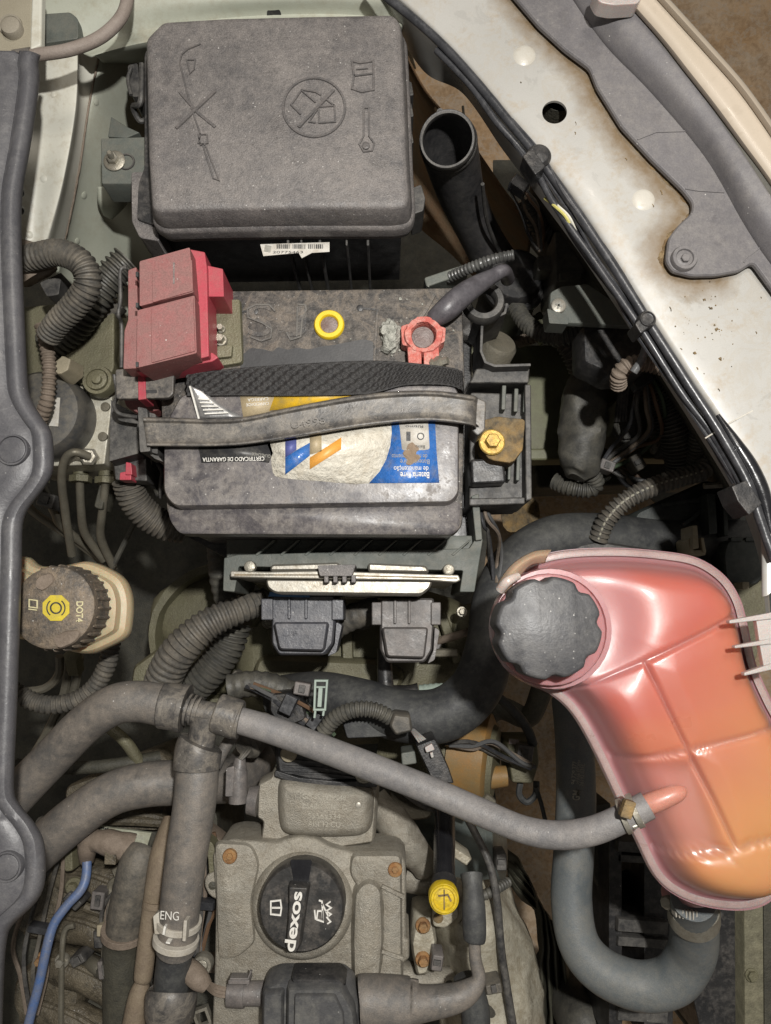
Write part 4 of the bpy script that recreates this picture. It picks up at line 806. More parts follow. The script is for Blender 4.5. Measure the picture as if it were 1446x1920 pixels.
# ================================================================ brake fluid reservoir
bf = thing('brake_fluid_reservoir', W(130, 1140, .68), 'translucent yellowish brake fluid reservoir with dirty black cap', 'reservoir')
rp = [(30, 1040), (60, 1058), (110, 1056), (150, 1049), (190, 1062), (222, 1084), (236, 1120), (235, 1165), (226, 1195), (190, 1216), (155, 1228), (112, 1222), (60, 1200), (20, 1200), (-30, 1180), (-30, 1060)]
mk('tank', stack(sm(rp, 4), [(-.014, .786), (-.009, .785), (-.0075, .777), (-.003, .776), (-.001, .773), (0, .766), (-.004, .757), (-.012, .745), (-.03, .70)]), resv, bf)
q = M_(80, .83); cc = W(117, 1140, .80)
cap = mk('cap', lathe(cc, [(q * .93, -.02), (q, -.018), (q, .012), (q * .97, .0165), (q * .90, .018), (q * .5, .0185), (.001, .0185)], seg=56), capd, bf)
for i in range(28):
    a = 2 * math.pi * i / 28; p = cc + Vector((math.cos(a) * q * 1.005, math.sin(a) * q * 1.005, -.003))
    mk('grip_rib', lathe(p, [(.0016, -.013), (.0016, .012), (.0006, .014)], seg=6), capd, cap)
zc = .8187
hx = [(105 + 27 * math.cos(R(22.5 + 45 * i)), 1140 + 26 * math.sin(R(22.5 + 45 * i))) for i in range(8)]
em = mk('emblem', prism(hx, zc + .0006, zc - .0005), mat('emblem_yellow', (.60, .47, .04), (.52, .41, .04), 60, .5, dust=(.4, .33, .1), damt=.2, bump=.05), cap, 'yellow octagon with brake symbol')
mk('brake_symbol', join(stroke(circ(105, 1140, 10, 20), zc + .0008, 3, .0004, True), stroke([(105 + 17 * math.cos(t), 1140 + 17 * math.sin(t)) for t in [(-.9 + .2 * i) for i in range(10)]], zc + .0008, 2.2, .0004), stroke([(105 - 17 * math.cos(t), 1140 - 17 * math.sin(t)) for t in [(-.9 + .2 * i) for i in range(10)]], zc + .0008, 2.2, .0004)), inkk, em)
dm = mat('cap_print', (.62, .56, .34), (.52, .47, .28), 200, .7, bump=0)
text('DOT4', 150, 1147, zc, 38, 13, -88, dm, cap, ext=.0006, bold=.02)
mk('book_symbol', join(stroke([(55, 1124), (70, 1126), (70, 1140), (55, 1138)], zc + .0006, 2.4, .0004, True), stroke([(54, 1142), (70, 1144)], zc + .0006, 2.4)), dm, cap)
mk('dirt_crust', jitter(stack(sm([(100, 1196), (125, 1182), (150, 1184), (140, 1204), (110, 1216)]), [(-.001, zc + .0012), (0, zc - .001)]), .0006, 400), condb, cap)
mk('dirt_crust', jitter(stack(sm([(70, 1082), (95, 1074), (100, 1092), (80, 1108), (66, 1100)]), [(-.001, zc + .0012), (0, zc - .001)]), .0006, 400), condb, cap)
mk('bellows_hose', tube([(210, 1205, .70), (200, 1250, .695), (175, 1290, .69), (140, 1313, .69), (95, 1322, .69), (55, 1312, .69), (20, 1290, .69)], 17, corr=.0048, depth=.84, seg=16), cond, label='ribbed hose looping below the brake fluid reservoir', cat='hose')
for i, (pts, lbl) in enumerate((([(150, 1230, .60), (140, 1290, .58), (110, 1370, .56), (70, 1440, .54)], 'thin steel pipe under the reservoir, next to the ribbed hose loop'), ([(128, 1235, .60), (120, 1300, .58), (90, 1370, .56), (48, 1440, .54)], 'thin steel pipe under the reservoir, next to the cowl'), ([(112, 1230, .62), (110, 1265, .61), (85, 1290, .60), (40, 1297, .60)], 'short bent pipe curling from the reservoir to the cowl'))):
    mk('steel_pipe', tube(pts, 8, seg=8), pm, label=lbl, cat='pipe')
mk('pipe_union', lathe(W(137, 1232, .62), [(.009, -.02), (.009, .004), (.006, .006)], axis=(.1, .6, .6), seg=6), gearm, label='hexagonal pipe union under the brake fluid reservoir', cat='union')

# ================================================================ coolant expansion tank
tk = thing('coolant_tank', W(1230, 1350, .74), 'pink and orange translucent coolant expansion tank with black lobed cap', 'coolant tank')
tpx = [(1000, 1046), (1060, 1031), (1150, 1027), (1240, 1033), (1308, 1046), (1358, 1078), (1388, 1122), (1404, 1180), (1418, 1245), (1446, 1310), (1486, 1390), (1502, 1480), (1500, 1570), (1480, 1645), (1446, 1690), (1398, 1707), (1330, 1702), (1272, 1682), (1228, 1645), (1192, 1575), (1152, 1490), (1110, 1402), (1072, 1338), (1032, 1302), (985, 1280), (952, 1240), (936, 1180), (945, 1112), (965, 1070)]
ZF = .812
def tank_top():
    B = [Vector((p[0], p[1])) for p in cr([Vector((x, y, 0)) for x, y in tpx], 12, True)]
    N = len(B); c = Vector((1195, 1285)); K = 60
    def sd(p, a, b):
        ab = b - a; t = max(0, min(1, (p - a).dot(ab) / ab.length_squared)); return (p - a - ab * t).length
    gro = [[(1050, 1296), (1180, 1236), (1290, 1182), (1372, 1140)], [(1180, 1236), (1218, 1315), (1256, 1393), (1300, 1480), (1338, 1562)], [(1120, 1420), (1256, 1392), (1350, 1370), (1470, 1338)], [(1185, 1590), (1260, 1580), (1338, 1562), (1500, 1528)]]
    gs = [(Vector(a), Vector(b)) for g in gro for a, b in zip(g, g[1:])]
    gs2 = [(Vector(a), Vector(b)) for a, b in (((1350, 1155), (1372, 1230)), ((1372, 1230), (1400, 1320)))]
    import numpy as np
    Fc = []; BA = np.array([tuple(b) for b in B])
    tt = 1 - (1 - np.arange(K + 1) / K) ** 1.3
    P = (BA[:, None, :] * (1 - tt)[None, :, None] + np.array(tuple(c))[None, None, :] * tt[None, :, None]).reshape(-1, 2)
    def dist(segs):
        d = np.full(len(P), 1e9)
        for a, b in segs:
            a = np.array(tuple(a)); b = np.array(tuple(b)); ab = b - a
            t = np.clip(((P - a) @ ab) / (ab @ ab), 0, 1); d = np.minimum(d, np.linalg.norm(P - a - t[:, None] * ab, axis=1))
        return d
    d = dist([(B[i], B[(i + 1) % N]) for i in range(N)]); e = np.maximum(0, d - 20)
    h = .036 * (1 - np.exp(-(e / 24) ** 1.5)) + .004 * np.minimum(1, e / 160)
    g = dist(gs); on = (e > 3)
    capc = np.array((1045, 1170)); r = np.linalg.norm(P - capc, axis=1); s_ = 1 / (1 + np.exp((r - 120) / 20))
    h += .0014 * (1 - np.exp(-(g / 26) ** 2)) * np.minimum(1, e / 60) * (1 - s_)
    h -= on * (.0034 * np.exp(-(g / 4.2) ** 2))
    h -= on * .0022 * np.exp(-(dist(gs2) / 12) ** 2)
    h = h * (1 - s_) + np.minimum(h, .026) * s_
    q = np.maximum(np.abs(P[:, 0] - 1215 - (P[:, 1] - 1490) * .35) / 75, np.abs(P[:, 1] - 1495) / 80); s2 = 1 / (1 + np.exp((q - 1) * 12)); h -= .007 * s2 * np.minimum(1, e / 30)
    sf = lambda x, a, b: np.clip((x - a) / (b - a), 0, 1) ** 2 * (3 - 2 * np.clip((x - a) / (b - a), 0, 1))
    fill = sf(e, 0, 46) * (1 - .5 * s2) * (1 - .6 * sf(-r, -165, -115)) * (1 - .25 * np.exp(-(g / 7) ** 2))
    global TFILL, TORG; TFILL = fill; TORG = sf(P[:, 0] * .62 + P[:, 1] * .5 , 1320, 1690)
    V = [W(float(p[0]), float(p[1]), ZF) + Vector((0, 0, float(z))) for p, z in zip(P, h)]
    M = K + 1
    # the wall stands back toward the rim as it rises, as seen from above
    for i in range(N):
        j = (i + 1) % N
        for k in range(K): Fc.append([i * M + k, j * M + k, j * M + k + 1, i * M + k + 1])
    return V, Fc, B
V, Fc, TB = tank_top()
tsh = mk('tank_shell', (V, Fc), tankm, tk, sharp=0)
for nm_, ar_ in (('fluid', TFILL), ('tint', TORG)):
    at = tsh.data.attributes.new(nm_, 'FLOAT', 'POINT'); at.data.foreach_set('value', [float(x) for x in ar_])
mk('tank_bottom', stack([(b.x, b.y) for b in TB[::4]], [(-.001, ZF - .003), (-.005, ZF - .02), (-.02, ZF - .06)]), tankm, tk)
V, Fc = stack([(b.x, b.y) for b in TB[::2]], [(-.0065, ZF + .003), (-.003, ZF + .0035), (-.0012, ZF + .0025), (0, ZF - .001), (-.001, ZF - .003), (-.0065, ZF - .003)])
mk('seam_rim', (V, Fc[:-2]), rimm, tk)
mk('filler_neck', join(disc(1032, 1180, .852, 104, .03, .06), ring(1036, 1178, .842, 113, 98, .016)), tank_mat('tank_neck_plastic', .4, .3), tk)
cpn = []
for i in range(96):
    a = 2 * math.pi * i / 96; rr_ = 101 - 11 * max(0, math.cos(8 * a + .9) - .1) ** 1.5
    cpn.append((1031 + rr_ * math.cos(a), 1178 + .97 * rr_ * math.sin(a)))
mk('cap', stack(cpn, [(-.0028, .8812), (-.0012, .8805), (-.0004, .879), (0, .876), (.0005, .852)]), capg, tk, sharp=60)
mk('overflow_flap', loft([[(1034, 1030, .838), (1000, 1034, .846), (962, 1056, .850), (938, 1086, .846), (930, 1104, .838)], [(1028, 1040, .846), (998, 1046, .853), (968, 1066, .856), (948, 1092, .852), (938, 1112, .842)], [(1022, 1056, .840), (996, 1060, .846), (978, 1078, .848), (960, 1100, .845), (952, 1118, .838)]], 6, 5), mat('beige_flap', (.36, .245, .165), (.42, .30, .21), 24, .34, sss=.4, coat=.2, bump=.05, stains=.2), tk, solid=.0015)
mk('flap_lip', tube([(972, 1080, .853, 7), (952, 1090, .857, 9), (938, 1106, .851, 9)], 8), mat('pale_flap_lip', (.44, .36, .32), (.50, .42, .38), 30, .3, sss=.3, coat=.2, bump=.02), tk)
nip = mk('hose_nipple', tube([(1205, 1512, .845, 17), (1232, 1502, .848, 18), (1258, 1492, .85, 17), (1274, 1486, .85, 14), (1283, 1482, .848, 7)], 16), spoutm, tk)
mk('outlet_neck', lathe(W(1302, 1672, .74), [(.012, -.05), (.012, .01), (.010, .015)], axis=(0, .35, 1)), tankm, tk)
lc = thing('level_clip', W(1420, 1205, .86), 'pale plastic comb clip gripping the edge of the coolant tank', 'clip')
for x0, y0, x1, y1, w in ((1368, 1166, 1460, 1152, 12), (1378, 1213, 1460, 1200, 10), (1396, 1264, 1460, 1246, 12)):
    mk('prong', stack([(x0, y0 - w * .25), (x1, y1 - w * .5), (x1, y1 + w * .6), (x0, y0 + w * .3)], [(0, .872), (0, .866)]), palec, lc, bev=.0008)
mk('clip_back', stack([(1418, 1160), (1470, 1153), (1470, 1250), (1434, 1258), (1426, 1215)], [(0, .870), (0, .864)]), palec, lc, bev=.0008)

# ================================================================ hoses
tj = thing('hose_tee', W(365, 1350, .66), 'grimy plastic tee joint linking three coolant hoses', 'hose joint')
zT = .745
mk('tee_body', join(tube([(300, 1322, zT), (440, 1347, zT)], 22, seg=20), tube([(385, 1340, zT), (374, 1415, zT - .005)], 25, seg=20)), clampm, tj)
for p, r in (([(303, 1322, zT), (345, 1328, zT)], 42), ([(405, 1336, zT), (448, 1350, zT)], 36)):
    mk('collar', tube(p, r, seg=28), clampm, tj, bev=.002)
    mk('lip', tube([(p[1][0] - 6, p[1][1] - 1, zT), (p[1][0] + 4, p[1][1] + 1, zT)], r + 2 if r > 40 else r - 2, seg=28), clampm, tj, bev=.001)
mk('rib_ring', join(*[tube([(352 + i * 9, 1330 + i, zT), (356 + i * 9, 1331 + i, zT)], 30 - i * 2, seg=24) for i in range(3)]), clampm, tj)
mk('collar', tube([(378, 1392, zT, 39), (374, 1402, zT, 41), (371, 1425, zT, 41), (370, 1440, zT, 40)], 40, seg=28), clampm, tj, bev=.001)
mk('heater_hose', tube([(-40, 1565, .70), (20, 1502, .71), (90, 1430, .72), (160, 1358, .735), (215, 1322, .745), (262, 1316, .745), (310, 1324, .745)], 37, seg=24), rub, label='thick dusty hose from the tee joint past the cowl lobe', cat='hose')
mk('lower_heater_hose', tube([(-20, 1680, .66), (60, 1605, .67), (140, 1535, .68), (210, 1488, .68), (280, 1470, .675), (360, 1466, .66), (440, 1460, .62), (480, 1420, .58)], 39, seg=24), rub, label='thick dusty hose passing under the upright hose and the tee', cat='hose')
uh = thing('upright_hose', W(345, 1600, .66), 'dusty grey hose running from the tee down to a white clamp', 'hose')
mk('hose', tube([(372, 1425, .742, 39), (366, 1500, .745, 38), (352, 1590, .745, 37), (340, 1680, .742, 36), (334, 1740, .738, 35), (330, 1775, .73, 35)], 37, seg=26), rub, uh)
wc = mk('hose_clamp', join(ring(0, 0, .7, 1, .9, .001)), paper, uh) if False else None
whc = mat('white_clamp', (.42, .39, .34), (.48, .45, .39), 50, .5, dust=(.3, .26, .2), damt=.35, bump=.1)
for y0, y1 in ((1722, 1734), (1756, 1768)): mk('clamp_band', tube([(336 - (y0 - 1722) * .15, y0, .739), (334 - (y0 - 1722) * .15, y1, .738)], 40, seg=30), whc, uh, bev=.0008)
mk('clamp_bridge', join(*[prism(rect(x, 1746, w, 40, 4), .766, .755) for x, w in ((346, 7),)]), whc, uh, bev=.0008)
mk('clamp_lug', prism(rc([(287, 1718), (298, 1710), (300, 1752), (290, 1752)], 3), .75, .73), whc, uh, bev=.001)
text('ENG', 320, 1716, .763, 36, 14, 0, ink, uh, ext=.0015, normal=(-.25, .1, 1))
mk('text_mark', join(prism(rect(308, 1745, 4, 16, 10), .7605, .755), prism(rect(315, 1768, 8, 3, 10), .763, .755)), ink, uh)
mk('lower_pipe', tube([(330, 1770, .715), (326, 1810, .71), (322, 1850, .705), (318, 1960, .69)], 30, seg=22), rubk, uh)
mk('pipe_socket', tube([(322, 1856, .705, 38), (321, 1866, .705, 44), (319, 1898, .70, 43), (318, 1904, .70, 38), (317, 1960, .69, 38)], 42, seg=26), clampm, uh)
bh = thing('tank_bleed_hose', W(800, 1480, .72), 'pale grey hose sloping from the tee joint to the tank nipple', 'hose')
mk('hose', tube([(440, 1348, .745), (500, 1366, .748), (580, 1394, .755), (680, 1432, .77), (790, 1475, .785), (900, 1522, .80), (985, 1556, .815), (1050, 1566, .825), (1110, 1558, .835), (1165, 1536, .842), (1215, 1510, .845)], 24.5, seg=24), rubl, bh)
mk('spring_clamp', join(tube([(1166, 1532, .843), (1175, 1529, .844)], 31, seg=24), tube([(1186, 1522, .844), (1196, 1518, .845)], 31, seg=24)), zinc, bh, bev=.0006)
mk('clamp_bridge', prism(rect(1179, 1519, 22, 34, 18), .866, .858), rustc, bh, bev=.001)
mk('clamp_ear', tube([(1186, 1550, .85), (1206, 1542, .85)], 5, seg=8), zinc, bh)
oh = thing('outlet_hose', W(1200, 1750, .55), 'blue grey U shaped hose hanging under the coolant tank', 'hose')
mk('hose', tube([(1070, 1310, .58, 34), (1078, 1400, .60, 35), (1080, 1500, .61, 35), (1076, 1600, .62, 35), (1072, 1690, .625, 36), (1086, 1770, .63, 37), (1130, 1822, .635, 39), (1200, 1848, .64, 41), (1262, 1836, .65, 42), (1296, 1788, .665, 41), (1302, 1740, .69, 41), (1300, 1700, .718, 40), (1300, 1684, .735, 38)], 36, seg=28, dens=10), rubb, oh)
mk('band_clamp', tube([(1301, 1722, .703, 44), (1300, 1698, .715, 44)], 44, seg=40), zinc, oh, bev=.0006)
for i in range(11): mk('clamp_notch', prism(rect(1268 + i * 6.5, 1712 + 5 * math.sin(i / 10 * 3.14), 2.2, 16, -4 + i), .7445 - .0009 * abs(i - 5) ** 1.6, .735 - .0009 * abs(i - 5) ** 1.6), whc, oh)
mk('clamp_screw', lathe(W(1252, 1692, .715), [(.006, -.01), (.006, .002), (.004, .004)], axis=(-.6, .2, .6), seg=8), zinc, oh)
hm = mat('hose_print', (.36, .34, .28), (.28, .27, .22), 300, .7, bump=0)
text('GM', 1079, 1490, .627, 17, 14, 84, hm, oh, bold=.03, ext=.0035)
text('94.729.377', 1075, 1448, .627, 40, 8, 84, hm, oh, bold=.01, ext=.0035)
text('>PA66 EPDM<', 1083, 1446, .627, 42, 6, 84, hm, oh, ext=.0035)
text('26192 031E', 1090, 1452, .6268, 38, 7, 84, hm, oh, ext=.0035)
mk('print_line', stroke([(1083, 1496), (1086, 1482)], .628, 2.5), hm, oh)
text('SS7', 1322, 1736, .7285, 18, 6, 0, hm, oh, ext=.0016)
mk('radiator_hose', tube([(1420, 1010, .55, 44), (1240, 1016, .56, 44), (1120, 1008, .57, 46), (1035, 1015, .58, 48), (968, 1060, .59, 48), (932, 1130, .60, 47), (918, 1210, .61, 46), (890, 1290, .615, 47), (830, 1338, .615, 48), (750, 1340, .61, 46), (680, 1318, .60, 44), (600, 1302, .58, 42), (520, 1310, .55, 40)], 46, seg=28, dens=10), rubk, label='fat black radiator hose sweeping round below the ECU', cat='hose')

# ================================================================ ECU and its tray
tr2 = thing('ecu_tray', W(650, 1060, .55), 'green grey ribbed plastic tray holding the silver control unit', 'tray')
mk('tray_top', stack(rc([(420, 1046), (446, 1040), (880, 1028), (892, 1010), (906, 1010), (890, 1110), (862, 1110), (868, 1070), (448, 1062), (440, 1110), (418, 1108)], 3), [(0, .705), (0, .60)]), trayg, tr2, bev=.001)
mk('tray_deck', prism([(425, 1008), (890, 1004), (890, 1045), (425, 1050)], .69, .66), trayg, tr2, bev=.001)
for i in range(9):
    x = 478 + i * 46; mk('rib', prism([(x, 1040), (x + 34, 1012), (x + 38, 1012), (x + 5, 1042)], .706, .68), trayg, tr2, bev=.0006)
mk('side_wall', prism([(884, 930), (898, 925), (905, 1012), (892, 1014)], .71, .62), trayg, tr2, bev=.001)
ec = thing('engine_control_unit', W(650, 1085, .56), 'flat silver engine control unit standing on edge in its tray', 'control unit')
mk('flange', stack(rc([(432, 1070), (500, 1072), (600, 1070), (860, 1078), (864, 1088), (855, 1092), (800, 1088), (500, 1084), (432, 1082)], 3), [(-.0008, .722), (0, .721), (0, .58)]), steel, ec, bev=.0006)
mk('front_shell', stack(rc([(497, 1085), (812, 1088), (808, 1102), (792, 1116), (515, 1113), (500, 1102)], 8), [(-.002, .717), (0, .713), (0, .58)]), steel, ec)
for p in ([(508, 1058), (636, 1054), (640, 1070), (505, 1071)], [(690, 1055), (800, 1060), (806, 1074), (690, 1072)]): mk('rear_bulge', stack(rc(p, 6), [(-.002, .715), (0, .712), (0, .58)]), steel, ec)
mk('flange_line', stroke([(440, 1078), (600, 1078), (858, 1084)], .7222, 2.4, .0004), rustc, ec)
for x, y in ((468, 1062), (842, 1068)): mk('corner_bolt', disc(x, y, .724, 11, .008, .3), zinc, ec)
mk('retaining_clip', join(prism(rc([(595, 1060), (668, 1058), (660, 1080), (600, 1080)], 3), .734, .70), *[prism(rect(612 + i * 17, 1085, 8, 14), .732, .70) for i in range(4)]), lidm, ec, bev=.0008)
def plug(x, y, w, h, z, lbl, m):
    t = thing('ecu_plug', W(x, y, .55), lbl, 'connector', 'plugs of the control unit')
    mk('plug_body', stack(rc([(x - w * .42, y - h * .48), (x + w * .45, y - h * .48), (x + w * .45, y - h * .1), (x + w * .42, y + h * .3), (x + w * .3, y + h * .48), (x - w * .32, y + h * .48), (x - w * .42, y + h * .3)], 6), [(-.002, z), (0, z - .003), (.0015, z - .07)]), m, t)
    mk('plug_step', stack(rc([(x - w * .40, y - h * .05), (x + w * .36, y - h * .05), (x + w * .3, y + h * .42), (x - w * .32, y + h * .40)], 8), [(-.002, z + .012), (0, z + .009), (0, z - .01)]), m, t)
    for s in (-1, 1): mk('side_lug', stack(rc([(x + s * w * .40, y - h * .42), (x + s * w * .56, y - h * .42), (x + s * w * .56, y - h * .08), (x + s * w * .40, y - h * .08)], 3), [(0, z + .004), (0, z - .04)]), m, t, bev=.0012)
    for d in (-.18, .05): mk('rib', prism(rect(x + w * d, y - h * .28, 5, h * .36), z + .004, z - .01), m, t, bev=.0008)
    mk('lever', prism(rc([(x + w * .46, y - h * .05), (x + w * .54, y + h * .0), (x + w * .46, y + h * .44), (x + w * .34, y + h * .5), (x + w * .44, y + h * .3)], 4), z + .008, z - .03), m, t, bev=.0012)
    return t
pg = mat('plug_grey', (.085, .08, .078), (.125, .115, .11), 30, .5, dust=(.20, .175, .16), damt=.35, specks=.6, bump=.15, grain=.25, stains=.2)
pk = mat('plug_dark', (.045, .047, .058), (.085, .087, .10), 30, .42, dust=(.15, .145, .15), damt=.33, specks=.6, bump=.15, grain=.25, stains=.2)
t1 = plug(567, 1172, 138, 118, .675, 'dark control unit plug with blue top edge', pk)
mk('blue_seal', prism([(506, 1110), (580, 1113), (580, 1120), (504, 1118)], .682, .67), bluep, t1)
plug(762, 1182, 116, 126, .675, 'grey brown control unit plug without blue edge', pg)
mk('taped_cable', tube([(612, 1188, .60), (645, 1165, .605), (680, 1150, .61), (712, 1140, .61)], 25, corr=.009, depth=.95, seg=16), cond, label='taped cable bridging behind the two control unit plugs', cat='cable')
mk('wide_ribbed_conduit', tube([(500, 1125, .62, 24), (450, 1142, .635, 26), (390, 1170, .645, 30), (340, 1215, .645, 34), (312, 1260, .635, 34), (300, 1300, .62, 34)], 32, corr=.0065, depth=.88, seg=18), cond, label='wide ribbed conduit curving from the control unit plugs to the tee', cat='conduit')
mk('dark_ribbed_conduit', tube([(440, 1160, .57), (425, 1210, .565), (395, 1255, .56), (362, 1290, .55)], 32, corr=.0065, seg=18), condk, label='dark ribbed conduit tucked under the wide one', cat='conduit')
mk('hanging_duct', tube([(410, 1000, .60), (412, 1040, .58), (418, 1090, .56), (428, 1130, .55)], 24, corr=.010, depth=.93, seg=14), condk, label='dark duct dropping from under the battery beside the tray', cat='duct')

# ================================================================ engine top
en = thing('cam_cover', W(580, 1760, .58), 'dusty cast aluminium engine cam cover with round black filler cap seat', 'engine cover')
cv = [(398, 1604), (412, 1580), (436, 1574), (520, 1580), (540, 1572), (566, 1568), (592, 1572), (620, 1588), (660, 1598), (745, 1600), (760, 1612), (762, 1640), (762, 1760), (768, 1764), (768, 1800), (757, 1806), (752, 1960), (396, 1960), (402, 1800), (404, 1690)]
mk('cover_casting', stack(rc(cv, 8, 3), [(-.0025, .7005), (-.0008, .6995), (0, .697), (.001, .64)]), alu, en, sharp=50)
mk('mount_ear', join(stack(rc([(385, 1642), (410, 1630), (420, 1655), (410, 1690), (392, 1680), (382, 1660)], 8), [(0, .692), (0, .66)]),), alu, en, bev=.002)
mk('ear_hole', disc(398, 1661, .6925, 7, .002, seg=16), deep, en)
mk('raised_neck', lathe(W(567, 1697, .70), [(.047, -.004), (.045, .002), (.0415, .007), (.039, .008)], seg=48), alu, en, sharp=0)
mk('left_plateau', stack(rc([(402, 1580), (470, 1584), (486, 1620), (470, 1690), (478, 1770), (440, 1800), (408, 1800)], 14), [(-.004, .7052), (-.001, .704), (.001, .699)]), alu, en)
mk('right_plateau', stack(rc([(660, 1604), (752, 1604), (754, 1880), (700, 1880), (716, 1800), (718, 1690), (704, 1655), (672, 1668), (656, 1640)], 12), [(-.004, .7072), (-.001, .706), (.0015, .699)]), alu, en)
mk('runner_bulge', stack(rc([(664, 1672), (690, 1650), (716, 1666), (720, 1760), (712, 1850), (662, 1850), (660, 1760)], 18), [(-.006, .716), (-.002, .714), (.002, .700)]), alu, en)
for p in ([(716, 1660), (756, 1680)], [(716, 1782), (756, 1796)]): mk('web_rib', stroke(p, .7065, 8, .003), alu, en, bev=.0006)
for x, y in ((430, 1607), (741, 1632)): mk('cover_bolt', join(disc(x, y, .7095, 13, .006, .25, 20), hexbolt(x, y, .7115, 6, .003, 1.0)), rust, en)
oc = thing('oil_filler_cap', W(567, 1697, .71), 'round black oil filler cap with white lettering and raised grip', 'oil cap')
q = M_(77, .745); c0 = W(567, 1697, .735)
mk('cap_disc', lathe(c0, [(q * .95, -.018), (q, -.015), (q, .0), (q * .985, .004), (q * .94, .006), (q * .5, .0065), (.001, .0065)], seg=64), capk, oc)
gp = [(541, 1662), (578, 1664), (572, 1700), (562, 1775), (556, 1788), (541, 1784), (536, 1775), (542, 1700)]
gr_ = mk('grip_bar', stack(rc(gp, 5), [(-.001, .7535), (0, .752), (.0015, .738)]), capk, oc, bev=.0008)
mk('grip_slot', prism(rc([(544, 1612), (585, 1612), (578, 1660), (552, 1660)], 4), .7425, .74), gloss, oc)
text('dexos', 550, 1727, .7537, 100, 20, 83, ink, oc, ext=.0004, bold=.025)
zo = .7420
mk('oil_can_symbol', join(stroke([(594, 1724), (606, 1728), (604, 1708), (596, 1708)], zo, 3, .0006, True), stroke([(606, 1726), (604, 1690), (598, 1688)], zo, 3), stroke([(604, 1694), (616, 1718)], zo, 3), stroke([(590, 1706), (592, 1724)], zo, 3), stroke([(620, 1690), (612, 1696), (621, 1702), (612, 1708), (621, 1714), (613, 1720), (620, 1728), (614, 1732)], zo, 2.6)), ink, oc)
mk('book_symbol', join(stroke([(508, 1690), (526, 1688), (528, 1702), (526, 1716), (508, 1714)], zo, 3, .0006, True), stroke([(510, 1702), (527, 1702)], zo, 3)), ink, oc)
letm2 = mat('cast_lettering', (.33, .305, .25), (.38, .355, .30), 60, .5, metal=.2, bump=.2)  # colour lightened to stand in for the relief shading flat letters lack
th = thing('thermostat_housing', W(590, 1500, .55), 'cast aluminium housing with raised foundry lettering above the cam cover', 'housing')
mk('casting', stack(rc([(484, 1470), (508, 1458), (512, 1448), (560, 1462), (640, 1470), (702, 1470), (708, 1476), (700, 1580), (620, 1592), (560, 1572), (500, 1582), (488, 1580), (494, 1540), (482, 1534)], 6), [(-.0015, .688), (0, .686), (.002, .665)]), alu, th)
mk('barrel', stack(rc([(518, 1458), (600, 1470), (704, 1474), (698, 1574), (610, 1578), (522, 1572), (516, 1515)], 34, 6), [(-.010, .7035), (-.007, .7022), (-.004, .699), (-.0018, .695), (-.0004, .690), (0, .683)]), alu, th)
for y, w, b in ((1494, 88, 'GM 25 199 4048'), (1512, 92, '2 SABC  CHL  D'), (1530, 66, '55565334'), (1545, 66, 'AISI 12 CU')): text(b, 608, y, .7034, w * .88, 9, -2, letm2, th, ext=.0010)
mk('casting_pip', disc(672, 1510, .7048, 6, .004, .4, 14), steel, th)
mk('gasket_lip', stack(rc([(516, 1444), (560, 1458), (640, 1466), (706, 1464), (708, 1476), (640, 1478), (560, 1472), (514, 1456)], 3), [(0, .696), (0, .672)]), blk, th, bev=.001)
mk('top_cover', stack(rc([(512, 1385), (560, 1392), (640, 1412), (690, 1440), (692, 1466), (600, 1468), (520, 1452)], 10), [(-.003, .690), (0, .686), (0, .66)]), blk, th)
for i in range(4): mk('cover_rib', stroke([(530, 1412 + i * 12), (600, 1420 + i * 10), (682, 1445 + i * 5)], .6905, 4, .002), blk, th)
mk('housing_bolt', join(hexbolt(682, 1456, .705, 11, .012, 1.5)), zinc, th)
mk('cover_stud', disc(541, 1414, .697, 15, .02, .2), beigl, th)
cs = thing('coolant_sensor_plug', W(450, 1480, .62), 'grey sensor plug with clip on the side of the cast housing', 'connector')
mk('plug_barrel', tube([(450, 1420, .70, 10), (449, 1436, .70, 13), (447, 1450, .70, 16), (446, 1505, .70, 17)], 16, seg=14), pg, cs)
mk('plug_clip', prism(rc([(424, 1440), (440, 1436), (436, 1494), (422, 1494)], 3), .708, .68), pg, cs, bev=.001)
mk('plug_collar', tube([(466, 1500, .69, 24), (484, 1502, .69, 27)], 26, seg=24), pg, cs)
for i in range(3): mk('wire', tube([(470, 1398, .68), (458 + i * 5, 1408, .70), (449 + i * 2, 1424, .705)], 3, seg=6), cond, cs)
mk('link_pipe', tube([(440, 1375, .70), (420, 1405, .70), (405, 1436, .70)], 11, seg=12), rub, label='short dusty link pipe beside the tee joint', cat='pipe')
mk('sensor_boot', lathe(W(470, 1392, .67), [(.012, -.03), (.014, -.01), (.014, .006), (.010, .01), (.001, .01)], axis=(-.4, -.5, .7)), cond, label='dusty sensor boot under the bleed hose by the tee', cat='boot')
cp_ = thing('ignition_coil', W(590, 1870, .62), 'dark grey ignition coil pack with fat plug lead socket', 'ignition coil')
mk('coil_body', stack(rc([(500, 1846), (520, 1838), (640, 1838), (658, 1852), (676, 1890), (676, 1960), (490, 1960), (490, 1862)], 8), [(-.003, .745), (0, .741), (.001, .715)]), mat('coil_plastic', (.05, .05, .052), (.085, .084, .085), 26, .5, dust=(.15, .145, .13), damt=.35, specks=.1, bump=.15), cp_)
coilm = bpy.data.materials['coil_plastic']
mk('coil_frame', stack(rc([(538, 1852), (640, 1852), (664, 1895), (672, 1960), (536, 1960)], 8), [(-.002, .757), (0, .754), (.001, .74)]), coilm, cp_)
mk('coil_panel', stack(rc([(552, 1866), (628, 1866), (644, 1900), (648, 1960), (550, 1960)], 6), [(-.001, .7605), (0, .759), (.001, .75)]), coilm, cp_)
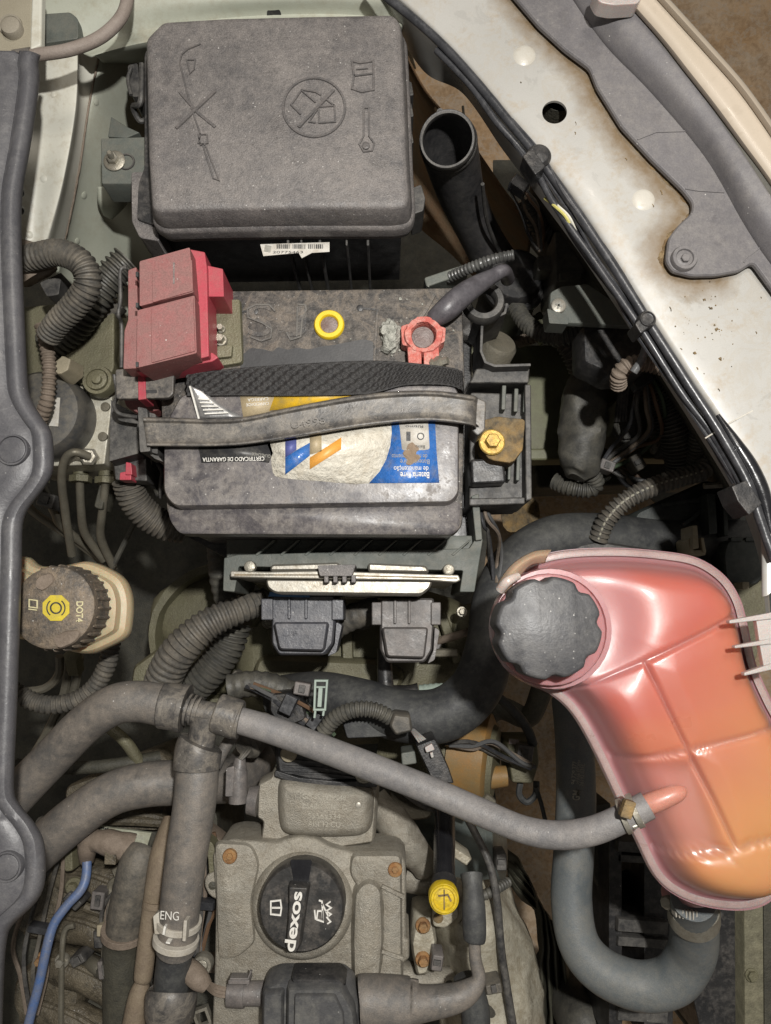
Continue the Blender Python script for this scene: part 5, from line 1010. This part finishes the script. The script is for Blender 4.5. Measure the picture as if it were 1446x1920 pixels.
mk('coil_shoulder', stack(rc([(492, 1862), (532, 1858), (530, 1960), (490, 1960)], 6), [(-.002, .752), (0, .749), (0, .74)]), coilm, cp_)
mk('coil_top', stack(rc([(545, 1832), (636, 1832), (650, 1846), (640, 1862), (548, 1860)], 5), [(-.002, .749), (0, .746), (0, .722)]), blk, cp_)
mk('lead_socket', tube([(676, 1878, .735, 40), (690, 1878, .735, 42), (762, 1882, .735, 41), (768, 1882, .735, 36)], 41, seg=28), rub, cp_)
mk('lead_elbow', tube([(765, 1882, .735, 34), (800, 1880, .735, 28), (850, 1872, .735, 24), (880, 1858, .735, 20), (898, 1835, .735, 13), (892, 1800, .735, 11), (890, 1762, .735, 11)], 24, seg=20), rub, cp_)
for i in range(3): mk('elbow_rib', tube([(776 + i * 9, 1881, .735), (780 + i * 9, 1881, .735)], 31 - i, seg=22), rub, cp_)
mk('lead_boot', tube([(890, 1764, .735, 17), (890, 1755, .735, 20), (888, 1705, .735, 21), (886, 1665, .73, 18), (884, 1640, .725, 20)], 19, seg=18), rubk, cp_)
mk('second_boot', tube([(872, 1830, .70, 20), (880, 1860, .70, 26), (892, 1900, .70, 25), (892, 1970, .70, 24)], 24, seg=18), rubk, cp_)
pl = thing('coil_plug', W(440, 1860, .64), 'grey plug with wires on the left end of the ignition coil', 'connector')
mk('plug_body', tube([(428, 1862, .71, 22), (458, 1862, .71, 23), (460, 1862, .71, 20), (494, 1862, .71, 20)], 22, seg=14), pg, pl)
mk('plug_clip', join(stroke([(432, 1833), (466, 1833), (472, 1818)], .735, 4, .003), prism(rc(rect(448, 1842, 40, 8), 2), .735, .72)), pg, pl, bev=.0006)
for i in range(3): mk('wire', tube([(430, 1856 + i * 6, .71), (405, 1850 + i * 7, .71), (384, 1838 + i * 4, .70)], 4, seg=6), condb, pl)
mk('brown_boot', tube([(340, 1802, .70, 8), (352, 1815, .705, 18), (372, 1835, .71, 19), (388, 1850, .71, 12)], 16, seg=14), condb, label='brown sensor boot between the upright hose and cam cover', cat='boot')
mk('bracket_ring', join(ring(378, 1812, .69, 18, 9, .01), disc(378, 1812, .684, 10, .006)), zinc, label='pale metal eyelet beside the brown boot', cat='eyelet')
mk('square_clip', stroke(rect(382, 1904, 24, 30, -20), .66, 6, .006, True), zinc, label='open square metal clip at the foot of the upright hose', cat='clip')
mk('cam_bracket', join(stack(rc([(378, 1570), (398, 1580), (408, 1605), (404, 1632), (392, 1640), (390, 1606), (372, 1588)], 5), [(0, .69), (0, .67)]),), gearm, label='bent olive bracket beside the cam cover corner', cat='bracket', bev=.0015)

# dipstick
ds = thing('oil_dipstick', W(833, 1600, .60), 'yellow ring topped oil dipstick in a glossy black tube', 'dipstick')
mk('dipstick_tube', tube([(834, 1500, .62, 18), (834, 1560, .66, 19), (833, 1620, .70, 19), (833, 1662, .725, 19)], 18, seg=20), gloss, ds)
mk('handle', join(disc(833, 1687, .742, 27, .012, .18), ring(833, 1687, .7435, 24, 18, .003)), yeld, ds)
mk('handle_mark', join(stroke([(822, 1680), (840, 1678), (846, 1690)], .7425, 3), stroke([(833, 1668), (833, 1706)], .7425, 2.4)), rustc, ds)
mk('tube_neck', tube([(833, 1650, .72), (833, 1664, .726)], 22, seg=20), blk, ds)
# connector above the bleed hose
ob = thing('oxygen_sensor_plug', W(810, 1420, .55), 'black angled sensor plug with white lock and thin wires', 'connector')
mk('plug_body', stack(rc([(780, 1398), (816, 1384), (842, 1440), (852, 1470), (812, 1466)], 5), [(-.001, .69), (0, .688), (0, .63)]), blk, ob, bev=.0012)
mk('white_lock', join(prism(rc([(796, 1402), (810, 1394), (816, 1406), (800, 1412)], 3), .7, .68), prism([(806, 1412), (812, 1410), (814, 1420), (809, 1422)], .698, .68)), palec, ob, bev=.0008)
for i in range(4): mk('wire', tube([(770 + i * 2, 1368, .65), (778 + i * 4, 1380, .67), (788 + i * 6, 1394, .68)], 2, seg=6), palec, ob)
mk('plug_side', prism(rc([(752, 1412), (778, 1408), (782, 1432), (754, 1436)], 4), .67, .63), trayg, ob, bev=.002)
mk('lower_socket', stack(rc([(728, 1478), (790, 1490), (812, 1510), (810, 1535), (770, 1540), (735, 1520)], 12), [(-.002, .60), (0, .597), (0, .54)]), alud, label='round alloy socket under the bleed hose', cat='socket')
mk('green_canister', lathe(W(880, 1580, .50), [(.001, -.09), (.045, -.09), (.045, .03), (.04, .036), (.001, .036)], axis=(.9, .1, .3), seg=36), mat('teal_metal', (.085, .10, .095), (.13, .15, .14), 26, .35, metal=.3, dust=(.12, .12, .10), damt=.3, bump=.1), label='dull teal metal canister behind the dipstick', cat='canister')
mk('black_cable', tube([(860, 1505, .66), (890, 1560, .665), (918, 1620, .67), (932, 1690, .67), (940, 1780, .665), (952, 1860, .66), (968, 1960, .65)], 7, seg=10), blkd, label='thin black cable trailing from the bleed hose past the heat shield', cat='cable')
mk('side_duct', tube([(760, 1640, .60, 28), (800, 1648, .60, 28), (836, 1654, .60, 27)], 28, seg=20), alu, label='stub pipe linking cam cover and dipstick bracket', cat='pipe')
mk('lower_duct', tube([(752, 1836, .62, 30), (800, 1842, .62, 30), (850, 1850, .62, 28)], 30, seg=20), alu, label='stub pipe above the coil lead socket', cat='pipe')
hs = thing('heat_shield', W(880, 1800, .45), 'crumpled silvery exhaust heat shield below the dipstick', 'heat shield')
def crumple(rows, nu, nv, amp, sc): return jitter(jitter(loft(rows, nu, nv), amp, sc), amp * .4, sc * 3)
mk('shield_sheet', crumple([[(796, 1720, .56), (800, 1780, .57), (815, 1840, .56), (820, 1960, .55)], [(815, 1640, .63), (850, 1715, .66), (870, 1820, .65), (880, 1960, .64)], [(905, 1650, .63), (935, 1740, .655), (955, 1840, .645), (980, 1960, .635)], [(955, 1660, .58), (995, 1760, .59), (1020, 1850, .58), (1030, 1960, .57)]], 10, 9, .006, 28), shield, hs, solid=.001, sharp=0)
mk('shield_tab', stack(rc([(812, 1660), (850, 1655), (860, 1720), (836, 1742), (812, 1738)], 8), [(0, .675), (0, .66)]), shield, hs, bev=.002)
mk('tab_hole', disc(822, 1722, .6755, 9, .002, seg=16), rustc, hs)
mk('seam', tube([(945, 1700, .60), (975, 1740, .60), (992, 1790, .595), (1006, 1850, .59)], 4, seg=8), zinc, hs)
for x, y in ((978, 1782), (988, 1830)): mk('rivet', disc(x, y, .60, 10, .008, .4, 18), shield, hs)
mk('pleated_shield', jitter(loft([[(950, 1590 + 8 * i, .38), (990 + 3 * i, 1640 + 10 * i, .41 + .03 * (i % 2)), (1010 + 6 * i, 1760, .42 + .035 * (i % 2)), (1005 + 10 * i, 1960, .40 + .03 * (i % 2))] for i in range(9)], 8, 5), .004, 40), mat('dark_pleats', (.045, .045, .03), (.075, .072, .052), 20, .6, dust=(.11, .10, .07), damt=.3, bump=.2), label='dark pleated sheet hanging beside the heat shield', cat='shield', solid=.001, sharp=0)

# ================================================================ gearbox and depths
gb = thing('gearbox', W(650, 1300, .25), 'olive dirty gearbox casting deep under the control unit', 'gearbox')
mk('casting', jitter(stack(rc([(430, 1130), (560, 1100), (760, 1090), (880, 1130), (920, 1220), (900, 1330), (780, 1400), (520, 1420), (430, 1330)], 30, 6), [(-.03, .475), (-.015, .468), (-.004, .45), (0, .42), (0, .25)]), .004, 30), gearm, gb)
mk('bell_flange', jitter(stack(rc([(480, 1230), (700, 1240), (760, 1262), (740, 1310), (560, 1330), (470, 1290)], 20), [(-.004, .515), (0, .51), (.004, .46)]), .003, 40), gearm, gb)
mk('casting_rib', prism(rc([(500, 1180), (516, 1176), (560, 1330), (544, 1334)], 4), .50, .45), gearm, gb, bev=.003)
mk('casting_rib', prism(rc([(640, 1170), (660, 1170), (664, 1290), (644, 1292)], 4), .495, .45), gearm, gb, bev=.003)
mk('casting_rib', prism(rc([(820, 1150), (836, 1146), (868, 1240), (850, 1246)], 4), .50, .45), gearm, gb, bev=.003)
mk('boss', lathe(W(900, 1190, .46), [(.04, -.1), (.04, .01), (.034, .018), (.01, .018)]), gearm, gb)
mk('bellhousing', jitter(join(ring(410, 1190, .44, 135, 112, .05, 56), lump(410, 1190, .40, 125, 120, .03, 48)), .003, 40), gearm, gb)
mk('lever_plate', jitter(stack(rc([(250, 1250), (300, 1210), (340, 1230), (330, 1320), (280, 1330), (240, 1300)], 12), [(-.003, .55), (0, .545), (0, .50)]), .002, 60), gearm, gb)
mk('speed_sensor', join(tube([(720, 1215, .60, 12), (722, 1260, .60, 14), (724, 1296, .60, 15)], 14, seg=14), tube([(724, 1300, .60, 15), (765, 1302, .60, 17), (785, 1300, .60, 19)], 17, seg=14)), blk, label='black elbow sensor on the gearbox above the radiator hose', cat='sensor')
mk('sensor_tip', tube([(786, 1299, .60, 15), (800, 1298, .60, 16), (828, 1294, .60, 14), (842, 1292, .60, 8)], 14, corr=.006, depth=.93, seg=16), mintc, label='pale green ribbed sensor tip beside the black elbow', cat='sensor')
mk('ladder_clip', join(stroke([(592, 1276), (614, 1276), (610, 1330), (590, 1330)], .685, 5, .004, True), stroke([(592, 1288), (613, 1288)], .685, 4, .003), prism(rect(600, 1308, 8, 36, 4), .69, .684), stroke([(592, 1330), (590, 1346)], .685, 5, .003), stroke([(608, 1330), (606, 1342)], .685, 5, .003)), mintc, label='pale green ladder shaped clip standing above the bleed hose', cat='clip', bev=.0005)
mk('short_conduit', tube([(606, 1372, .655), (632, 1345, .66), (668, 1330, .665), (706, 1332, .665), (738, 1350, .66)], 15, corr=.0042, depth=.82, seg=16), condk, label='short black ribbed conduit arching over the radiator hose', cat='conduit')
mk('conduit_end', stack(rc([(738, 1338), (770, 1342), (774, 1372), (742, 1380), (730, 1362)], 6), [(-.002, .68), (0, .677), (0, .64)]), cond, label='brown grey plug at the end of the arching conduit', cat='plug', bev=.001)
mk('flat_cover', stack(rc([(640, 1350), (730, 1352), (730, 1382), (650, 1386)], 6), [(-.001, .625), (0, .622), (0, .58)]), rubk, label='dark flat cover beneath the arching conduit', cat='cover', bev=.001)
mk('clutter_conduit', tube([(430, 1290, .60), (480, 1282, .60), (530, 1292, .595), (570, 1320, .59), (600, 1365, .59)], 24, corr=.009, depth=.93), condk, label='dark taped conduit between the tee joint and ladder clip', cat='conduit')
mk('clutter_plug', jitter(stack(rc([(505, 1300), (560, 1296), (576, 1350), (530, 1368), (505, 1340)], 8), [(-.002, .64), (0, .635), (0, .58)]), .002, 80), blk, label='black plug half hidden next to the ladder clip', cat='plug')
stt = thing('starter_motor', W(880, 1420, .30), 'rusty amber starter motor casing above the floor gap', 'starter motor')
mk('barrel', lathe(W(860, 1420, .46), [(.001, -.09), (.048, -.09), (.05, -.06), (.05, .03), (.042, .045), (.001, .05)], axis=(.95, -.12, .25), seg=36), gearm, stt)
mk('amber_band', lathe(W(895, 1420, .47), [(.046, -.03), (.053, -.03), (.053, .012), (.046, .016)], axis=(.95, -.12, .25), seg=36), amber, stt)
mk('solenoid', tube([(850, 1455, .49, 22), (900, 1458, .49, 22), (950, 1455, .49, 18)], 20, seg=18), amber, stt)
mk('end_block', stack(rc([(950, 1390), (1008, 1390), (1012, 1430), (1000, 1470), (960, 1468)], 6), [(-.001, .48), (0, .477), (0, .40)]), gearm, stt, bev=.002)
mk('white_tag', prism(rect(964, 1391, 18, 9, 4), .4835, .478), palec, stt)
mk('earth_cable', tube([(925, 1300, .52), (960, 1330, .51), (988, 1365, .50), (1000, 1395, .49)], 9, seg=10), rubk, label='black cable dropping to the starter motor', cat='cable')
mk('loop_wire', tube([(976, 1468, .46), (974, 1490, .46), (988, 1504, .46), (1004, 1490, .46), (1006, 1465, .46)], 6, seg=8), rubk, label='small looped wire under the starter end block', cat='wire')
mk('loose_wire', tube([(1005, 1475, .47), (1016, 1510, .46), (1024, 1545, .45)], 4, seg=8), rubk, label='thin wire end hanging from the starter end block', cat='wire')
mk('floor_pipe', tube([(1018, 1290, .40), (990, 1345, .38), (930, 1330, .36), (860, 1400, .34)], 20, seg=12), deep, label='dark pipe low down between hose and starter', cat='pipe')

# engine block, left bottom
im = thing('intake_manifold', W(180, 1760, .35), 'grimy brown intake manifold with curved runners beside the upright hose', 'manifold')
mk('plenum', jitter(stack(rc([(20, 1560), (400, 1520), (410, 1960), (-20, 1960), (-20, 1700)], 20), [(-.01, .535), (0, .525), (0, .35)]), .004, 30), deep, im)
for pts, r in (([(90, 1640, .56), (180, 1650, .58), (260, 1690, .58), (330, 1740, .56)], 34), ([(70, 1720, .56), (160, 1735, .58), (240, 1775, .58), (320, 1830, .56)], 32), ([(80, 1800, .57), (150, 1820, .58), (230, 1865, .58), (300, 1930, .56)], 32), ([(60, 1880, .57), (140, 1910, .58), (220, 1960, .58)], 30)):
    mk('runner', jitter(tube(pts, r, seg=18, dens=10), .002, 70), manif, im)
    mk('runner_seam', tube([(x, y - 6, z + M_(r, z)) for x, y, z in pts], 5, seg=8), manif, im)
for x, y, r in ((85, 1690, 66), (90, 1865, 62)): mk('round_end', jitter(lathe(W(x, y, .58), [(M_(r, .58), -.05), (M_(r, .58), -.004), (M_(r * .85, .58), .006), (M_(r * .5, .58), .008), (.001, .004)], seg=32), .0015, 80), manif, im)
for pts in ([(160, 1700, .60), (215, 1722, .60), (290, 1760, .59)], [(120, 1560, .58), (200, 1540, .58), (330, 1545, .58)], [(205, 1525, .58), (280, 1530, .58), (320, 1545, .57)]): mk('flange_rib', tube(pts, 8, seg=8), manif, im)
mk('thin_tube', tube([(300, 1640, .63), (215, 1650, .63), (208, 1690, .63), (200, 1740, .63)], 6, seg=8), pm, im)
mk('thin_tube', tube([(205, 1750, .625), (196, 1790, .62), (205, 1830, .61), (225, 1850, .60)], 6, seg=8), pm, im)
mk('tube_block', prism(rc(rect(191, 1746, 20, 22), 3), .64, .61), beigl, im, bev=.001)
mk('thin_bracket', tube([(140, 1735, .62), (122, 1745, .62), (116, 1800, .62), (114, 1960, .61)], 5, seg=8), pm, im)
lbp = mk('part_label', prism([(150, 1562), (176, 1548), (284, 1562), (276, 1586), (232, 1578), (160, 1572)], .622, .618), mat('pale_green_label', (.34, .35, .27), (.40, .41, .32), 50, .6, dust=(.2, .18, .12), damt=.35, bump=.05), im, 'pale parts label')
for i in range(16): mk('code_dot', prism(rect(182 + (i % 6) * 4, 1553 + (i // 6) * 5 + random.uniform(-1, 1), 3, 3), .6226, .622), inkk, lbp)
text('24 579 106', 246, 1567, .622, 44, 6, -8, inkd, lbp)
ve = thing('purge_valve', W(210, 1590, .58), 'grimy brown valve with elbow ends beside the blue hose', 'valve')
mk('valve_body', jitter(tube([(158, 1574, .66, 18), (185, 1576, .665, 20), (215, 1582, .665, 24), (245, 1590, .66, 26)], 22, seg=16), .0015, 100), condb, ve)
mk('elbow', tube([(168, 1572, .665, 17), (164, 1590, .66, 17), (163, 1612, .65, 13)], 15, seg=14), condb, ve)
mk('valve_rib', prism(rc(rect(207, 1600, 22, 44, 3), 3), .675, .64), manif, ve, bev=.001)
mk('blue_hose', tube([(163, 1600, .655), (162, 1640, .66), (152, 1668, .665), (125, 1698, .67), (100, 1735, .675), (85, 1790, .68), (72, 1850, .68), (56, 1910, .68), (40, 1980, .68)], 8.2, seg=14), blue, label='dusty blue hose snaking down from the brown valve', cat='hose')
bp_ = thing('breather_pipe', W(240, 1700, .55), 'thick black breather pipe with flanged end beside the manifold', 'pipe')
mk('pipe', tube([(270, 1592, .66, 26), (262, 1612, .665, 33), (250, 1660, .665, 34), (240, 1710, .66, 34), (235, 1745, .655, 34)], 33, seg=22), cond, bp_)
mk('flange', tube([(234, 1740, .655, 40), (233, 1752, .653, 40)], 40, seg=26), condb, bp_, bev=.001)
mk('lower_pipe', tube([(232, 1750, .64, 34), (230, 1800, .63, 34), (232, 1960, .61, 34)], 34, seg=22), deep, bp_)
brp = thing('brown_fuel_pipe', W(280, 1740, .6), 'dusty brown sleeved pipe running beside the upright hose', 'pipe')
mk('pipe', tube([(330, 1540, .66, 24), (310, 1600, .675, 26), (296, 1660, .68, 22), (286, 1700, .68, 17), (277, 1760, .68, 16), (268, 1830, .68, 16), (266, 1842, .68, 10)], 18, seg=16), brown, brp)
mk('lower_sleeve', tube([(266, 1838, .68, 9), (264, 1850, .68, 15), (258, 1880, .68, 19), (245, 1960, .68, 22)], 18, seg=16), brown, brp)
mk('collar', tube([(292, 1688, .68), (290, 1700, .68)], 22, seg=18), brown, brp)
mk('stay_rod', tube([(285, 1770, .66), (320, 1800, .67), (350, 1830, .68)], 9, seg=10), gearm, label='slanting stay rod across the foot of the upright hose', cat='rod')
mk('dark_cable', tube([(30, 1435, .60), (110, 1440, .60), (200, 1436, .60), (300, 1420, .58)], 12, seg=12), deep, label='dark cable between the two heater hoses', cat='cable')
mk('cast_bracket', jitter(stack(rc([(120, 1475), (200, 1440), (300, 1400), (330, 1440), (300, 1560), (120, 1560)], 12), [(-.003, .56), (0, .555), (0, .48)]), .003, 50), manif, label='grimy cast bracket behind the lower heater hose', cat='bracket')
mk('clutter_tube', tube([(200, 1360, .60), (235, 1390, .60), (262, 1430, .59)], 11, seg=10), gearm, label='olive tube stub below the thick hose bend', cat='pipe')

# radiator side
fs = thing('fan_shroud', W(1210, 1740, .40), 'black radiator fan shroud frame with open windows', 'fan shroud')
for p in ([(1142, 1560), (1166, 1555), (1168, 1960), (1142, 1960)], [(1208, 1590), (1262, 1570), (1262, 1960), (1208, 1960)], [(1262, 1700), (1400, 1700), (1400, 1960), (1320, 1960)]): mk('upright', stack(rc(p, 4), [(0, .56), (0, .45)]), blk, fs, bev=.002)
for y, h, z in ((1590, 22, .57), (1612, 16, .56), (1738, 26, .57), (1768, 20, .565), (1872, 30, .57), (1905, 26, .565)): mk('slat', stack(rc(rect(1206, y, 96, h, 4), 3), [(-.001, z), (0, z - .002), (0, .46)]), blkd, fs, bev=.0015)
mk('hub_cup', lathe(W(1190, 1676, .50), [(.02, -.06), (.028, 0), (.024, .004), (.02, -.02), (.001, -.04)]), blk, fs)
mk('shroud_bracket', prism(rc([(1114, 1510), (1146, 1505), (1146, 1675), (1126, 1672), (1112, 1640)], 6), .52, .44), deep, fs, bev=.003)
rs = thing('radiator_support', W(1408, 1810, .40), 'scratched olive radiator support bar with a bolt under the tank', 'support bar')
mk('bar', stack(rc([(1394, 1690), (1432, 1680), (1434, 1960), (1396, 1960)], 3), [(-.001, .58), (0, .578), (0, .46)]), mat('scratched_olive', (.20, .19, .13), (.27, .25, .17), 60, .5, metal=.3, dust=(.11, .10, .07), damt=.35, bump=.3), rs, bev=.001)
mk('bolt', hexbolt(1414, 1833, .586, 9, .006, 1.3), gearm, rs)
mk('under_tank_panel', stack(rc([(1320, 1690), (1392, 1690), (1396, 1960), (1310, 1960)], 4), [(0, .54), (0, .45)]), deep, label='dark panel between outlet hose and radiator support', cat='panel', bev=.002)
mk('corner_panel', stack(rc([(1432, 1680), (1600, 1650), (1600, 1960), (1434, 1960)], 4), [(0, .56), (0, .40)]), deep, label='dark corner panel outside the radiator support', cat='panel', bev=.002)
mk('low_pipe_end', lathe(W(1098, 1920, .48), [(.03, -.15), (.03, -.01), (.026, .012), (.016, .024), (.001, .028)]), condk, label='dark rounded pipe end rising from the floor gap', cat='pipe')
mk('top_shroud', stack(rc([(1040, 1030), (1120, 1012), (1290, 1040), (1390, 1110), (1400, 1230), (1180, 1240), (1000, 1120)], 14), [(-.003, .60), (0, .595), (0, .52)]), blkd, label='dark shroud panel hidden under the tank rim', cat='panel')

random.seed(21)
sp_ = []
for _ in range(46):
    x, y = random.gauss(1330, 26), random.gauss(610, 48)
    h_ = hit('apron_panel', x, y)
    if h_: r_ = random.choice((.0003, .0004, .0005, .0006, .0008, .0015)); sp_.append(jitter(lathe(h_[0], [(r_, -.0005), (r_ * .8, r_ * .4), (.0001, r_ * .5)], axis=h_[1], seg=7), r_ * .8, 900))
for _ in range(60):
    x, y = random.uniform(900, 1446), random.uniform(30, 900); h_ = hit('apron_panel', x, y)
    if h_ and h_[0].z > .824:
        a_ = random.uniform(.6, 1.4); l_ = random.uniform(1.5, 9)
        sp_.append(stroke([(x, y), (x + l_ * .5 * math.cos(a_) + 1, y + l_ * .5 * math.sin(a_)), (x + l_ * math.cos(a_), y + l_ * math.sin(a_))], h_[0].z + .0004, random.uniform(.8, 2.2), .0003, base=.002))
mk('dirt_specks', join(*sp_), rustc, label='small dark dirt specks scattered on the cream apron', cat='dirt', kind='stuff')

# ================================================================ loose wiring and small fittings
def wiring(name, lbl, wires, mats, r=4, ties=(), plugs=()):
    p0 = wires[0][0]; t = thing(name, W(p0[0], p0[1], p0[2] - .03), lbl, 'wiring')
    for i, w in enumerate(wires): mk('wire', tube(w, r, seg=7, dens=6), mats[i % len(mats)], t)
    for x, y, z, w, h, a in ties: mk('tape_wrap', stack(rect(x, y, w, h, a, 3), [(-.001, z), (0, z - .002), (0, z - .012)]), loom, t, bev=.001)
    for x, y, z, w, h, a in plugs:
        pb = mk('plug', stack(rect(x, y, w, h, a, 3), [(-.0008, z), (0, z - .001), (0, z - .02)]), pg, t, bev=.0008)
        mk('latch', prism(rect(x, y, w * .4, h * .6, a), z + .002, z - .001), blkd, pb, bev=.0004)
    return t
wk = [loom, blkd, condb, mat('wire_grey', (.10, .10, .10), rough=.45), mat('wire_brown', (.12, .07, .04), rough=.5), mat('wire_green', (.06, .085, .05), rough=.5)]
def fan(a, b, n, sp, z0, z1, mid=None, seed=1):
    random.seed(seed); out = []
    for i in range(n):
        o = (i - (n - 1) / 2) * sp; j = lambda k: random.uniform(-k, k)
        m = mid or ((a[0] + b[0]) / 2, (a[1] + b[1]) / 2)
        out.append([(a[0] + o * .4, a[1] + j(4), z0 + j(.004)), ((a[0] + m[0]) / 2 + o + j(8), (a[1] + m[1]) / 2 + j(8), z0 + j(.008)), (m[0] + o * 1.3 + j(8), m[1] + j(10), (z0 + z1) / 2 + j(.01)), ((b[0] + m[0]) / 2 + o + j(8), (b[1] + m[1]) / 2 + j(8), z1 + j(.008)), (b[0] + o * .4, b[1] + j(4), z1 + j(.004))])
    return out
wiring('frayed_wiring', 'frayed wires spilling from the wing loom above the square connector', fan((968, 335), (1012, 470), 5, 7, .77, .68, (992, 395), 2), wk, 3.2, [(975, 342, .785, 34, 24, 35)])
wiring('hanging_wiring', 'tangled wires hanging behind the plug connector at the frame rail', fan((1210, 705), (1130, 880), 6, 9, .64, .56, (1215, 810), 3), wk, 4, [(1206, 712, .66, 40, 22, -30)], [(1140, 872, .58, 28, 20, 20)])
wiring('rail_wiring', 'thin wires draped along the lower edge of the frame rail', fan((1128, 870), (1290, 900), 5, 6, .52, .53, (1200, 905), 4), wk, 4)
wiring('tray_side_wiring', 'thin wires dropping between battery tray and radiator hose', fan((905, 950), (930, 1090), 4, 8, .68, .62, (925, 1010), 5), wk, 3.5)
wiring('plug_wiring', 'wires bundled beside the ladder clip over the gearbox', fan((470, 1285), (620, 1375), 6, 8, .63, .64, (545, 1320), 6), wk, 4, [(540, 1322, .66, 26, 38, 25), (590, 1352, .66, 22, 34, 35)], [(566, 1292, .655, 30, 24, 10)])
wiring('sensor_wiring', 'wires trailing under the bleed hose toward the dipstick', fan((705, 1420), (880, 1530), 5, 8, .62, .60, (780, 1500), 7), wk, 4)
wiring('manifold_wiring', 'dirty wires crossing the intake manifold beside the blue hose', fan((110, 1600), (60, 1900), 4, 16, .62, .62, (60, 1760), 8), [condb, blkd, cond], 4, [(70, 1745, .64, 40, 16, 10)])
wiring('injector_wiring', 'injector wires between the breather pipe and brown pipe', fan((300, 1590), (215, 1900), 4, 7, .655, .63, (205, 1700), 9), [blkd, condb, cond], 3.6, [], [(182, 1690, .645, 24, 34, 8), (196, 1820, .64, 26, 34, -6)])
wiring('cover_side_wiring', 'dark wires squeezed between upright hose and cam cover', fan((395, 1560), (372, 1790), 5, 7, .66, .66, (388, 1680), 10), wk, 4, [(386, 1700, .68, 30, 18, 5)])
wiring('abs_wiring', 'dusty wires beside the red tabbed plug under the battery', fan((290, 840), (300, 930), 4, 7, .70, .68, (296, 885), 11), [blkd, condk], 3.6)
wiring('starter_wiring', 'wires and small plug running over the starter motor', fan((838, 1395), (1000, 1440), 4, 7, .54, .52, (915, 1400), 12), wk, 4, [], [(985, 1415, .50, 30, 34, 8)])
# fittings on the starter and floor gap
mk('rough_cast_elbow', jitter(tube([(700, 1500, .62, 26), (740, 1545, .63, 30), (770, 1590, .63, 30), (800, 1625, .62, 26)], 28, seg=20, dens=12), .002, 90), alu, label='rough cast elbow beside the thermostat housing', cat='pipe')
mk('exhaust_flange', jitter(stack(rc([(775, 1720), (812, 1712), (820, 1770), (806, 1830), (780, 1835), (770, 1780)], 10), [(-.003, .655), (0, .65), (0, .60)]), .002, 80), shield, label='bright cast flange between cam cover and heat shield', cat='flange')
for y, l_ in ((1742, 'rusty nut on the cast flange beside the yellow dipstick handle'), (1806, 'rusty nut on the cast flange beside the coil lead socket')):
    mk('flange_nut', hexbolt(794, y, .664, 9, .010, 1.5), rust, label=l_, cat='nut', group='nuts of the cast flange')

# rough castings, bolts and brackets in the depths (parts of what they are cast on or bolted to)
def fittings(root, n, x0, x1, y0, y1, z0, z1, seed, mats, box=None):
    random.seed(seed)
    for k in range(n):
        x, y, z = random.uniform(x0, x1), random.uniform(y0, y1), random.uniform(z0, z1); m = random.choice(mats); c = random.random(); a = random.uniform(0, 180)
        if c < .3: mk('bolt', hexbolt(x, y, z, random.uniform(6, 10), .010, 1.6), random.choice((zinc, rust, gearm)), root)
        elif c < .55: mk('bracket', jitter(stack(rc(rect(x, y, random.uniform(34, 70), random.uniform(14, 26), a), 5), [(-.001, z), (0, z - .002), (0, z - .03)]), .0012, 120), m, root, bev=.0012)
        elif c < .8:
            L_ = random.uniform(30, 60); dx, dy = L_ * math.cos(R(a)), L_ * math.sin(R(a))
            mk('hose_stub', tube([(x - dx, y - dy, z - .02), (x - dx * .3, y - dy * .3, z), (x + dx * .4, y + dy * .2, z), (x + dx, y + dy * .6, z - .02)], random.uniform(7, 13), corr=random.choice((0, .004)), seg=12), random.choice((cond, condk, condb, pm)), root)
        else:
            pb = mk('plug', stack(rect(x, y, random.uniform(24, 36), random.uniform(18, 28), a, 4), [(-.001, z), (0, z - .0015), (0, z - .025)]), random.choice((pg, blkd, cond)), root, bev=.0008)
            mk('latch', prism(rect(x, y, 10, 14, a), z + .0025, z - .001), blkd, pb, bev=.0005)
fittings(im, 26, 60, 400, 1545, 1900, .60, .635, 31, [manif, gearm, alud, condb])
fittings(gb, 16, 440, 900, 1110, 1330, .505, .55, 32, [gearm, alud, manif])
fittings(body, 16, 1000, 1260, 450, 880, .50, .57, 33, [olive, gearm, blkd])
fittings(ab, 10, 40, 300, 570, 1040, .56, .60, 34, [gearm, deep, alud])
fittings(stt, 8, 790, 1010, 1380, 1540, .46, .52, 35, [gearm, amber, alud])
fittings(hs, 8, 790, 960, 1560, 1900, .66, .68, 36, [shield, alu, alud])
